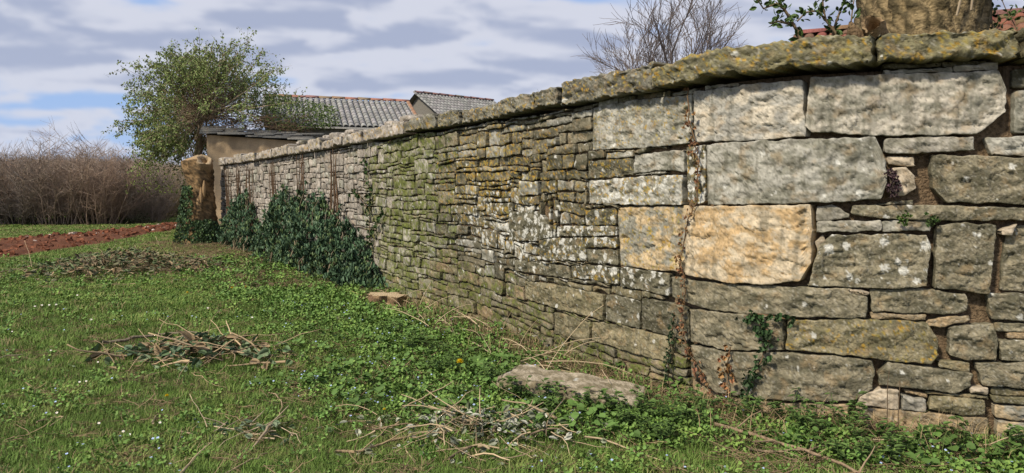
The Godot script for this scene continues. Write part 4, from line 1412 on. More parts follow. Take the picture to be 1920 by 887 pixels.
func build_hedge() -> void:
	rng.seed = 500
	var brown := [shrub_mesh(4.4, 1.7, 105, Color(0.29, 0.225, 0.18), 0.65), shrub_mesh(4.1, 1.7, 110, Color(0.32, 0.235, 0.18), 0.6), shrub_mesh(3.9, 1.9, 115, Color(0.26, 0.215, 0.18), 0.65)]
	var olive := [shrub_mesh(3.4, 1.7, 110, Color(0.27, 0.215, 0.10), 0.6), shrub_mesh(3.2, 1.6, 100, Color(0.25, 0.205, 0.11), 0.6)]
	var order := ["first", "second", "third", "fourth", "fifth", "sixth", "seventh", "eighth", "ninth", "tenth", "eleventh", "twelfth"]
	# the front row of bare shrubs, from the left edge of the picture towards the trunk
	var row := [[-26.6, -32.6, 1.0, 0], [-24.6, -32.9, 0.95, 1], [-22.8, -33.0, 1.0, 2], [-21.1, -33.4, 1.05, 0], [-19.6, -33.7, 1.0, 1], [-18.6, -35.2, 0.92, 2], [-19.3, -37.6, 0.9, 0]]
	for k in row.size():
		var q: Array = row[k]
		var t := thing("bare_shrub", Vector3(q[0], ground_y(q[0], q[1]), q[1]), "%s of the bare brown shrubs in the hedge, counting from the left" % order[k], "shrub", "bare shrubs of the far hedge")
		t.rotation.y = k * 1.3
		t.scale = Vector3.ONE * q[2]
		put(brown[q[3]], "branches", M.twig, t)
	var row2 := [[-20.6, -40.2, 1.0, 0], [-20.9, -43.0, 1.05, 1], [-20.9, -46.0, 1.1, 0], [-20.4, -49.0, 1.2, 1], [-19.6, -52.5, 1.3, 0]]
	for k in row2.size():
		var q: Array = row2[k]
		var t := thing("olive_shrub", Vector3(q[0], ground_y(q[0], q[1]), q[1]), "%s of the lower olive brown shrubs running back toward the cut trunk" % order[k], "shrub", "olive shrubs of the far hedge")
		t.rotation.y = k * 1.7
		t.scale = Vector3.ONE * q[2]
		put(olive[q[3]], "branches", M.twig, t)
		var places := []; var tints := []
		for m in 900:
			var a := any_dir()
			var at := Vector3(a.x * 1.5, 1.5 + a.y * 1.4, a.z * 1.5) * pow(rng.randf(), 0.4)
			at.y = maxf(at.y, 0.1)
			places.append(Transform3D(facing(any_dir(), any_dir(), rnd(0.06, 0.13)), at))
			var g := rnd(0.6, 1.3)
			tints.append(Color(0.16 * g, 0.15 * g, 0.065 * g))
		scatter(leaf_shape("oval"), "leaves", M.leaf, places, tints, t)
	# low evergreen bramble along the hedge's foot
	for k in 7:
		var x := -27.0 + k * 1.45
		var z := -31.9 - k * 0.42
		var t := thing("bramble", Vector3(x, ground_y(x, z), z), "%s of the dark brambles at the foot of the far hedge" % order[k], "bramble", "brambles at the hedge foot")
		var places := []; var tints := []
		for m in 650:
			var a := any_dir()
			var at := Vector3(a.x * 0.95, absf(a.y) * 0.75 * rnd(0.5, 1.1), a.z * 0.6) * pow(rng.randf(), 0.35)
			places.append(Transform3D(facing(any_dir(), any_dir(), rnd(0.06, 0.14)), at))
			var g := rnd(0.5, 1.3)
			tints.append(Color(0.11 * g, 0.115 * g, 0.06 * g))
		scatter(leaf_shape("oval"), "leaves", M.leaf, places, tints, t)
		var mb := MB.new()
		for m in 26:
			mb.tube(bend_path(Vector3(rnd(-0.7, 0.7), 0, rnd(-0.3, 0.3)), Vector3(rnd(-0.6, 0.6), 1, rnd(-0.4, 0.4)).normalized(), rnd(0.7, 1.4), 4, 0.2, -0.1), [0.01, 0.008, 0.007, 0.006, 0.004], 3, col(0.16, 0.12, 0.09, 0.3), col(0.2, 0.16, 0.12, 0.3))
		put(mb.mesh(), "canes", M.twig, t)
	# a blackthorn in white blossom
	var w := thing("blossoming_bush", Vector3(-23.6, 0, -43.0), "small bush in white blossom among the brown shrubs", "bush")
	put(olive[1], "branches", M.twig, w)
	var places := []; var tints := []
	for m in 1500:
		var a := any_dir()
		var at := Vector3(0.2 + a.x * 1.3, 2.35 + a.y * 0.45, a.z * 1.1) * Vector3(1, 1, 1)
		places.append(Transform3D(facing(any_dir(), any_dir(), rnd(0.05, 0.1)), at))
		var g := rnd(0.85, 1.1)
		tints.append(Color(0.5 * g, 0.48 * g, 0.44 * g))
	scatter(leaf_shape("oval"), "blossom", M.leaf, places, tints, w)
	# the wood behind, which reads as one mass
	places = []; tints = []
	for m in 170:
		var z := rnd(-50, -115)
		var x := rnd(-28.0 + (z + 50.0) * 0.42, -30.0 + (z + 50.0) * 0.8 - 14.0)
		var tall := 3.6 + (-z - 46.0) * 0.05 + rnd(-0.5, 0.5)
		places.append(Transform3D(Basis(Vector3.UP, rng.randf() * TAU).scaled(Vector3(1.5, tall / 3.9, 1.5)), Vector3(x, 0, z)))
		var g := rnd(0.8, 1.15)
		tints.append(Color(g, g, g))
	var wood := scatter(brown[2], "far_wood", M.twig, places, tints)
	tag(wood, "grey brown leafless wood behind the hedge on the left", "wood")
	var hm := MB.new()
	var n := 60
	for k in n + 1:
		var a := lerpf(-1.35, 0.5, float(k) / n)
		var hh := 9.0 + 3.0 * n_low.get_noise_2d(k * 0.04, 3.0)
		hm.p(Vector3(sin(a) * 150.0, -0.5, -cos(a) * 150.0), Color(0.08, 0.075, 0.06))
		hm.p(Vector3(sin(a) * 190.0, hh * 0.8, -cos(a) * 190.0), Color(0.085, 0.075, 0.065))
		hm.p(Vector3(sin(a) * 260.0, hh, -cos(a) * 260.0), Color(0.09, 0.08, 0.075))
		hm.p(Vector3(sin(a) * 330.0, -0.5, -cos(a) * 330.0), Color(0.09, 0.08, 0.075))
	for k in n:
		for j in 3:
			var a := k * 4 + j
			hm.quad(a, a + 4, a + 5, a + 1)
	structure(put(hm.mesh(), "hills", M.earth))

# ---------------------------------------------------------------- ivy and vines on the wall

func outline_at(q: Array, s: float) -> float:
	for k in q.size() - 1:
		if s >= q[k][0] and s <= q[k + 1][0]:
			return lerpf(q[k][1], q[k + 1][1], (s - q[k][0]) / (q[k + 1][0] - q[k][0]))
	return 0.0

func build_ivy() -> void:
	rng.seed = 600
	var shape := leaf_shape("ivy")
	var sets := [
		["ivy_bush", "large dark ivy bush climbing the middle of the wall", [[5.5, 0.3], [5.9, 0.95], [6.5, 1.25], [7.4, 1.5], [8.9, 1.6], [10.3, 1.4], [11.2, 1.1], [12.2, 0.78], [12.8, 0.4], [13.15, 0.08]], 5400, 0.55],
		["ivy_bush", "smaller ivy bush on the wall nearest the tall cut trunk", [[0.9, 0.3], [1.2, 0.8], [2.3, 1.25], [3.5, 1.45], [4.3, 1.1], [4.9, 0.3]], 2700, 0.42],
	]
	for q in sets:
		var o: Array = q[2]
		var s0: float = o[0][0]; var s1: float = o[-1][0]
		var base := on_wall((s0 + s1) * 0.5, 0.0, 0.0)
		var t := thing(q[0], base, q[1], "ivy", "ivy bushes on the wall")
		var places := []; var tints := []
		for k in q[3]:
			var s := rnd(s0, s1)
			var top := outline_at(o, s) * (1.0 + n_mid.get_noise_2d(s * 0.25, 2.0) * 0.4 + n_mid.get_noise_2d(s * 1.2, 6.0) * 0.12)
			var f := rng.randf()
			var h := f * top
			var e := minf(minf(s - s0, s1 - s) / 0.7, 1.0)
			var thick: float = q[4] * (0.3 + 0.7 * e) * sqrt(maxf(0.05, 1.0 - pow(f, 2.2))) * (0.8 + n_mid.get_noise_3d(s * 0.3, h * 0.4, 8.0) * 0.9)
			var d := maxf(0.05, thick * (0.45 + 0.55 * pow(rng.randf(), 0.4)))
			var n := on_wall(s, h, 1.0) - on_wall(s, h, 0.0)
			var face := (n + Vector3(0, 0.7, 0) + any_dir() * 0.75).normalized()
			var dir := (Vector3(0, -1, 0) + any_dir() * 0.6)
			places.append(Transform3D(facing(dir, face, rnd(0.06, 0.12)), on_wall(s, h + 0.04, d) - base))
			var g := rnd(0.6, 1.35)
			if rng.randf() < 0.2: tints.append(Color(0.13 * g, 0.19 * g, 0.08 * g))
			else: tints.append(Color(0.08 * g, 0.14 * g, 0.078 * g))
		scatter(shape, "leaves", M.ivy, places, tints, t)
		for k in 26:
			var s := rnd(s0 + 0.3, s1 - 0.4)
			var pts := []
			var d: float = rnd(0.2, 0.5) * q[4] / 0.6
			var top := outline_at(o, s)
			for j in 7:
				pts.append(on_wall(s + n_mid.get_noise_2d(j * 0.09 + k, 4.0) * 0.4, top * j / 6.0 * rnd(0.95, 1.0), maxf(0.06, d * (1.15 - j / 7.0)) + rnd(0.0, 0.06)) - base)
			var mb := MB.new()
			mb.tube(pts, radii_of(rnd(0.008, 0.016), 0.005, 7), 4, col(0.22, 0.18, 0.12, 0.3), col(0.24, 0.2, 0.14, 0.3))
			put(mb.mesh(), "stem", M.twig, t)
	# the ivy round the tall cut trunk
	var t := thing("ivy_bush", Vector3(-9.35, 0, -21.3), "ivy clothing the foot of the tall cut trunk", "ivy", "ivy bushes on the wall")
	var places := []; var tints := []
	for k in 2400:
		var a := rng.randf() * TAU
		var f := rng.randf()
		var h := f * (1.75 if cos(a) < 0.0 else 0.75)
		var r := 0.44 + (0.32 * (1.0 - f)) * rnd(0.5, 1.0)
		var n := Vector3(cos(a), 0.3, sin(a))
		places.append(Transform3D(facing(Vector3(0, -1, 0) + any_dir() * 0.7, (n + any_dir() * 0.6).normalized(), rnd(0.06, 0.11)), Vector3(cos(a) * r, h, sin(a) * r)))
		var g := rnd(0.6, 1.3)
		tints.append(Color(0.08 * g, 0.13 * g, 0.05 * g) if rng.randf() < 0.5 else Color(0.05 * g, 0.09 * g, 0.045 * g))
	scatter(shape, "leaves", M.ivy, places, tints, t)
	# thin ivy creeping over the mossy stones
	creeper("ivy_strand", "thin ivy strand on the mossy stones right of the ivy bush", [[[12.5, 0.7], [12.45, 1.2], [12.55, 1.5], [12.4, 1.85], [12.3, 2.1]], [[12.5, 1.2], [12.0, 1.5], [11.6, 1.6]], [[12.5, 0.9], [12.9, 1.1], [13.1, 1.3]]], 110, 0.05, 0.085, Color(0.035, 0.065, 0.02), "ivy")
	creeper("ivy_strand", "green ivy strand trailing down the lower corner blocks", [[[20.45, 0.69], [20.22, 0.71], [20.1, 0.68]], [[20.2, 0.70], [20.27, 0.53], [20.24, 0.41], [20.19, 0.29], [20.15, 0.2], [20.13, 0.02]], [[20.22, 0.62], [20.33, 0.58]]], 130, 0.03, 0.05, Color(0.04, 0.075, 0.03), "ivy")
	creeper("ivy_strand", "tiny leaved dark ivy at the foot of the dead vine", [[[19.47, 0.62], [19.45, 0.4], [19.41, 0.2], [19.43, 0.0]]], 150, 0.015, 0.03, Color(0.045, 0.07, 0.035), "ivy")
	creeper("dead_vine", "dead vine with rusty brown leaves down the wall corner", [[[19.58, 2.32], [19.605, 2.09], [19.667, 1.913], [19.712, 1.786], [19.705, 1.63], [19.693, 1.47], [19.6, 1.31], [19.555, 1.14], [19.53, 0.98], [19.59, 0.9], [19.576, 0.737], [19.568, 0.57], [19.583, 0.45], [19.646, 0.34], [19.756, 0.24], [19.88, 0.05]]], 190, 0.018, 0.04, Color(0.25, 0.135, 0.07), "vine")
	creeper("dead_vine", "short dead vine with curled brown leaves on the low corner block", [[[20.02, 0.45], [19.98, 0.3], [20.0, 0.15], [19.97, 0.0]]], 34, 0.025, 0.05, Color(0.26, 0.13, 0.06), "vine")
	creeper("stonecrop", "purple brown stonecrop hanging in a gap between corner blocks", [[[20.97, 1.70], [21.0, 1.62], [20.99, 1.52]], [[21.0, 1.68], [20.97, 1.56]]], 170, 0.012, 0.024, Color(0.07, 0.045, 0.05), "plant")
	creeper("stonecrop", "small green tuft rooted in the thin course, nearer the corner", [[[21.05, 1.41], [21.05, 1.36]]], 26, 0.015, 0.03, Color(0.06, 0.1, 0.025), "plant")
	creeper("stonecrop", "small green tuft rooted in the thin course, further right", [[[21.21, 1.41], [21.215, 1.35]]], 28, 0.015, 0.03, Color(0.05, 0.085, 0.025), "plant")
	# dead ivy stems left on the far stretch
	var many := ["leftmost", "second", "third", "fourth", "fifth", "rightmost"]
	var at_s := [1.2, 2.6, 3.75, 5.9, 8.36, 10.6]
	for k in 6:
		var b := on_wall(at_s[k], 0.0, 0.0)
		var dt := thing("dead_ivy_stem", b, "%s of the dead brown ivy stems clinging to the far wall" % many[k], "vine", "dead ivy stems on the far wall")
		for m in 6:
			var s: float = at_s[k] + rnd(-0.3, 0.3)
			var pts := []
			for j in 9:
				var h := lerpf(0.2, rnd(2.1, 2.35), j / 8.0)
				s += rnd(-0.05, 0.05)
				pts.append(on_wall(s, h, 0.045 + rnd(0.0, 0.03)) - b)
			var mb := MB.new()
			mb.tube(pts, radii_of(rnd(0.012, 0.035), 0.006, 9), 5, col(0.15, 0.095, 0.06, 0.25), col(0.17, 0.11, 0.07, 0.25))
			put(mb.mesh(), "stem", M.bark, dt)

func creeper(called: String, label: String, paths: Array, leaves: int, lo: float, hi: float, c: Color, category: String) -> void:
	var base := on_wall(paths[0][0][0], 0.0, 0.0)
	var t := thing(called, base, label, category)
	var places := []; var tints := []
	var total := 0
	for p in paths: total += p.size() - 1
	for p in paths:
		var pts := []
		for k in p.size() - 1:
			for j in 4:
				var f := j / 4.0
				pts.append(on_wall(lerpf(p[k][0], p[k + 1][0], f) + rnd(-0.008, 0.008), lerpf(p[k][1], p[k + 1][1], f), 0.035 + rnd(0.0, 0.015)) - base)
		pts.append(on_wall(p[-1][0], p[-1][1], 0.03) - base)
		var mb := MB.new()
		mb.tube(pts, radii_of(0.0055, 0.0035, pts.size()), 5, Color(0.17, 0.11, 0.065), Color(0.19, 0.125, 0.075))
		put(mb.mesh(), "stem", M.twig, t)
		var n := int(float(leaves) * (p.size() - 1) / total)
		for m in n:
			var k: int = rng.randi() % (p.size() - 1)
			var f := rng.randf()
			var s: float = lerpf(p[k][0], p[k + 1][0], f) + rng.randfn() * hi * 0.55
			var h: float = lerpf(p[k][1], p[k + 1][1], f) + rng.randfn() * hi * 0.4
			var nn := on_wall(s, h, 1.0) - on_wall(s, h, 0.0)
			places.append(Transform3D(facing(Vector3(0, -1, 0) + any_dir() * 0.9, (nn + any_dir() * 0.8).normalized(), rnd(lo, hi)), on_wall(s, h, 0.045 + rnd(0.0, 0.035)) - base))
			var g := rnd(0.55, 1.5)
			tints.append(Color(c.r * g, c.g * g * rnd(0.85, 1.15), c.b * g))
	scatter(leaf_shape("ivy"), "leaves", M.leaf, places, tints, t)

# ---------------------------------------------------------------- things on the ground

func rough_block(size: Vector3, cut: float, c0: Color, c1: Color, sd: float) -> ArrayMesh:
	# a weathered block standing on y 0: a fine box whose faces are bent and chipped
	var mb := MB.new()
	var n := [int(size.x / 0.03) + 2, int(size.y / 0.03) + 2, int(size.z / 0.03) + 2]
	for face in 6:
		var ax := face / 2
		var u := (ax + 1) % 3; var v := (ax + 2) % 3
		var first := mb.v.size()
		for j in n[v] + 1:
			for i in n[u] + 1:
				var p := Vector3.ZERO
				p[ax] = 0.5 if face % 2 else -0.5
				p[u] = float(i) / n[u] - 0.5
				p[v] = float(j) / n[v] - 0.5
				var q := p * size
				var e := 0.0
				for k in 3: e += pow(absf(p[k]) * 2.0, 14.0)
				q *= 1.0 - maxf(0.0, e - 1.0) * 0.05
				q.x *= 1.0 - cut * (p.y + 0.5) * 0.4
				q += Vector3(n_mid.get_noise_3d(q.x * 0.7 + sd, q.y, q.z), n_mid.get_noise_3d(q.x * 0.7, q.y + sd, q.z) * 0.7, n_mid.get_noise_3d(q.x * 0.7, q.y, q.z + sd)) * 0.018
				q += Vector3(0, 1, 0) * n_low.get_noise_2d(q.x + sd, q.z) * 0.018 + Vector3(1, 0.6, 1) * n_chip.get_noise_3d(q.x + sd, q.y * 2.0, q.z) * 0.008
				var k2 := n_mid.get_noise_3d(q.x * 0.6 + sd, q.y * 0.6, q.z * 0.6)
				var c := c0.lerp(c1, smoothstep(-0.25, 0.3, k2 + n_fine.get_noise_3d(q.x, q.y, q.z) * 0.4))
				if lichen_spot(q.x + sd + 5.0, q.z + q.y + 5.0, 0.1) > 0.0: c = Color(0.5, 0.5, 0.46)
				mb.p(q + Vector3(0, size.y * 0.5, 0), c)
		for j in n[v]:
			for i in n[u]:
				var k: int = first + j * (n[u] + 1) + i
				mb.quad(k, k + 1, k + n[u] + 2, k + n[u] + 1)
	return mb.mesh()

func stick(called: String, label: String, pts2: Array, r: float, c: Color, side_twigs := 0) -> void:
	var b := Vector3(pts2[0][0], 0, pts2[0][1])
	b.y = ground_y(b.x, b.z)
	var t := thing(called, b, label, "stick", "cut sticks lying about")
	r *= 0.85
	var pts := []
	for k in pts2.size() - 1:
		for j in 3:
			var f := j / 3.0
			var x := lerpf(pts2[k][0], pts2[k + 1][0], f); var z := lerpf(pts2[k][1], pts2[k + 1][1], f)
			pts.append(Vector3(x + rnd(-0.012, 0.012), ground_y(x, z) + r + 0.025 + rnd(0.0, 0.02), z + rnd(-0.012, 0.012)) - b)
	var e: Array = pts2[-1]
	pts.append(Vector3(e[0], ground_y(e[0], e[1]) + r + 0.03, e[1]) - b)
	var mb := MB.new()
	mb.tube(pts, radii_of(r, r * 0.6, pts.size()), 7, c, c * 1.1, true)
	put(mb.mesh(), "wood", M.bark, t)
	for k in side_twigs:
		var at: Vector3 = pts[1 + rng.randi() % (pts.size() - 2)]
		mb = MB.new()
		mb.tube(bend_path(at, Vector3(rnd(-1, 1), rnd(0.1, 0.5), rnd(-1, 1)).normalized(), rnd(0.12, 0.3), 3, 0.2, -0.1), [r * 0.45, r * 0.4, r * 0.3, r * 0.2], 5, c, c)
		put(mb.mesh(), "side_twig", M.twig, t)

func pile(label: String, at: Vector3, sx: float, sz: float, high: float, twigs: int, leaves: int, kind: String, leaf_lo: float, leaf_hi: float, tones: Array, wood: Color, turn := 0.0) -> void:
	at.y = ground_y(at.x, at.z)
	var t := thing("brush_pile", at, label, "brush pile", "heaps of cut brush on the grass")
	t.rotation.y = turn
	for k in twigs:
		var u := rng.randfn() * 0.42; var v := rng.randfn() * 0.42
		var roof := high * exp(-(u * u + v * v) * 1.6)
		var p := Vector3(u * sx, rnd(0.01, 1.0) * roof + 0.015, v * sz)
		var l := rnd(0.2, 0.8) * minf(sx, 1.0)
		var mb := MB.new()
		var c := Color(wood.r, wood.g, wood.b) * rnd(0.6, 1.4)
		c.a = 1.0
		var r := rnd(0.002, 0.006) * (1.0 if rng.randf() < 0.85 else 2.2)
		var path := bend_path(p, Vector3(rnd(-1, 1), rnd(-0.12, 0.22), rnd(-1, 1)).normalized(), l, 5, 0.28, -0.03)
		for q in path.size(): path[q].y = maxf(path[q].y, 0.012)
		mb.tube(path, radii_of(r, r * 0.5, 6), 5, c, c * 1.15, true)
		put(mb.mesh(), "twig", M.twig, t)
	var shape := leaf_shape(kind)
	var places := []; var tints := []
	for k in leaves:
		var u := rng.randfn() * 0.45; var v := rng.randfn() * 0.45
		var roof := high * exp(-(u * u + v * v) * 1.6)
		var p := Vector3(u * sx, rnd(0.3, 1.1) * roof + 0.02, v * sz)
		places.append(Transform3D(facing(Vector3(rnd(-1, 1), rnd(-0.4, 0.4), rnd(-1, 1)), (Vector3.UP + any_dir() * 0.9).normalized(), rnd(leaf_lo, leaf_hi)), p))
		var c: Color = tones[rng.randi() % tones.size()]
		tints.append(c * rnd(0.7, 1.3))
	scatter(shape, "leaves", M.leaf, places, tints, t)

func build_ground_things() -> void:
	rng.seed = 700
	# squared stone lying at the wall's foot
	var t := put(rough_block(Vector3(1.14, 0.23, 0.42), 0.1, Color(0.42, 0.365, 0.28), Color(0.2, 0.17, 0.11), 3.0), "fallen_block", M.stone)
	t.position = Vector3(0.45, ground_y(0.45, -5.35) - 0.11, -5.36)
	t.rotation = Vector3(0.04, -0.42, -0.06)
	tag(t, "long pale squared stone lying in the weeds before the wall", "stone block")
	# low stump against the wall
	var st := thing("low_stump", Vector3(-1.72, ground_y(-1.72, -9.75), -9.75), "low freshly sawn stump with pale top at the wall foot", "tree stump")
	var mb := bark_trunk(-0.05, 0.15, 0.22, 30, 10, 0.9, 1.0, Color(0.36, 0.25, 0.14), Color(0.2, 0.13, 0.08), 0.3)
	put(mb.mesh(), "trunk", M.bark, st)
	var top := MB.new()
	var rim := mb.v.size() - 30
	var mid := top.p(Vector3(0, 0.165, 0), Color(0.6, 0.48, 0.32))
	for k in 30: top.p(mb.v[rim + k] + Vector3(0, 0.001, 0), Color(0.56, 0.43, 0.27))
	for k in 30: top.tri(mid, 1 + k, 1 + (k + 1) % 30)
	put(top.mesh(), "sawn_top", M.bark, st)
	# heaps of cut brush
	var green := [Color(0.10, 0.14, 0.06), Color(0.13, 0.17, 0.08), Color(0.19, 0.19, 0.11), Color(0.26, 0.19, 0.11)]
	pile("wide heap of cut branches and leaves furthest back on the grass", Vector3(-7.5, 0, -13.7), 2.0, 1.6, 0.38, 220, 1300, "oval", 0.07, 0.15, green + [Color(0.17, 0.13, 0.08)], Color(0.36, 0.28, 0.18))
	pile("heap of twigs and large wilted leaves midway on the lawn", Vector3(-2.95, 0, -6.55), 0.85, 0.52, 0.17, 120, 230, "nettle", 0.07, 0.15, [Color(0.09, 0.14, 0.08), Color(0.15, 0.2, 0.11), Color(0.11, 0.17, 0.08), Color(0.26, 0.19, 0.11)], Color(0.36, 0.27, 0.17), 0.12)
	pile("heap of grey green wilted leaves and twigs nearest the camera", Vector3(-0.2, 0, -4.45), 0.75, 0.55, 0.11, 110, 380, "oval", 0.03, 0.075, [Color(0.32, 0.34, 0.26), Color(0.19, 0.21, 0.14), Color(0.11, 0.14, 0.07), Color(0.42, 0.42, 0.35)], Color(0.36, 0.28, 0.18))
	pile("small scatter of leaves and twigs before the near lawn edge", Vector3(-1.7, 0, -4.55), 0.5, 0.2, 0.06, 24, 40, "nettle", 0.04, 0.09, [Color(0.10, 0.15, 0.08), Color(0.14, 0.18, 0.11)], Color(0.36, 0.29, 0.2))
	# single sticks
	stick("mossy_stick", "thick mossy grey stick left of the middle brush heap", [[-4.1, -7.04], [-3.94, -7.17], [-3.78, -7.33], [-3.51, -7.41], [-3.2, -7.42]], 0.021, Color(0.23, 0.19, 0.14), 1)
	stick("pale_stick", "pale hooked twig on the near left lawn", [[-3.09, -4.53], [-3.07, -4.67], [-2.98, -4.64], [-2.96, -4.47]], 0.007, Color(0.42, 0.33, 0.2))
	stick("long_stick", "long crooked stick pointing at the grey green heap", [[-1.03, -4.06], [-0.87, -4.07], [-0.75, -4.25], [-0.54, -4.38], [-0.3, -4.41]], 0.011, Color(0.36, 0.27, 0.16), 3)
	stick("long_stick", "straight stick behind the long crooked one", [[-0.92, -4.48], [-0.69, -4.53], [-0.45, -4.51]], 0.008, Color(0.3, 0.22, 0.14), 1)
	stick("pale_stick", "pale stick rising from the bottom edge, left of centre", [[-1.75, -3.6], [-1.80, -3.9], [-1.86, -4.23]], 0.010, Color(0.42, 0.33, 0.21), 2)
	stick("pale_stick", "thin straight stick at the bottom edge near the leaf scatter", [[-1.55, -3.7], [-1.49, -3.96], [-1.44, -4.1]], 0.007, Color(0.4, 0.31, 0.19))
	stick("thin_stick", "thin bent twig on the lawn right of the middle heap", [[-1.84, -5.33], [-1.67, -5.09], [-1.6, -4.81]], 0.006, Color(0.37, 0.28, 0.18))
	stick("long_stick", "long yellowish stick leaning to the low stump", [[-2.2, -9.07], [-2.08, -9.83], [-1.98, -10.2]], 0.013, Color(0.45, 0.33, 0.17), 1)
	stick("branch", "thick fallen branch at the bottom right before the wall", [[1.3, -4.5], [1.62, -4.16], [1.76, -3.96], [1.91, -3.6]], 0.015, Color(0.3, 0.22, 0.145), 4)
	stick("branch", "pale branch lying along the wall foot at far right", [[2.2, -4.1], [2.45, -4.2], [2.72, -4.2], [3.1, -4.12]], 0.012, Color(0.42, 0.34, 0.22), 3)
	stick("branch", "brown stick across the thick fallen branch", [[1.37, -4.06], [1.64, -4.04], [1.88, -4.15]], 0.010, Color(0.3, 0.23, 0.15), 2)
	stick("long_stick", "dark stick crossing the grey green heap", [[-0.36, -3.91], [-0.22, -4.14], [-0.19, -4.53]], 0.010, Color(0.27, 0.2, 0.13), 1)
	stick("thin_stick", "grey twig at the left edge of the lawn", [[-4.95, -6.45], [-4.75, -6.51], [-4.6, -6.62]], 0.008, Color(0.3, 0.25, 0.18))
	stick("thin_stick", "short pale stub of wood on the near lawn", [[-2.36, -4.58], [-2.41, -4.75]], 0.011, Color(0.42, 0.34, 0.23))
	stick("long_stick", "pale cane lying between the wall and the fallen block", [[-0.19, -6.9], [0.21, -6.5], [0.6, -5.85], [0.95, -5.5]], 0.009, Color(0.42, 0.34, 0.22), 4)
	stick("long_stick", "pale cane along the wall left of the fallen block", [[-0.85, -7.9], [-0.5, -7.4], [-0.2, -6.7], [0.02, -6.3]], 0.009, Color(0.45, 0.37, 0.25), 4)
	# tangles of pale dead canes along the foot of the wall
	for q in [[16.2, "tangle of pale dead canes at the wall foot, above the dandelion"], [18.3, "tangle of pale dead canes between the fallen block and the wall"], [14.4, "tangle of pale dead canes right of the low stump"]]:
		var b := on_wall(q[0], 0.0, 0.35)
		b.y = ground_y(b.x, b.z)
		var ct := thing("cane_tangle", b, q[1], "canes", "dead canes along the wall foot")
		for k in 26:
			var cm := MB.new()
			var p := on_wall(q[0] + rnd(-0.9, 0.9), rnd(0.01, 0.1), rnd(0.1, 0.75)) - b
			p.y = rnd(0.01, 0.09)
			var dir := on_wall(q[0] + 0.5, 0.0, 0.35) - b
			dir = (dir.normalized() * (1.0 if rng.randf() < 0.6 else -1.0) + Vector3(rnd(-0.8, 0.8), rnd(0.0, 0.7), rnd(-0.8, 0.8))).normalized()
			var path := bend_path(p, dir, rnd(0.25, 0.85), 6, 0.1, -0.09)
			for j in path.size(): path[j].y = maxf(path[j].y, 0.015)
			var cc := col(0.44, 0.35, 0.23, 0.3)
			cm.tube(path, radii_of(rnd(0.003, 0.006), 0.002, 7), 5, cc, cc)
			put(cm.mesh(), "cane", M.twig, ct)
	# flowers
	flowers()
	weeds()

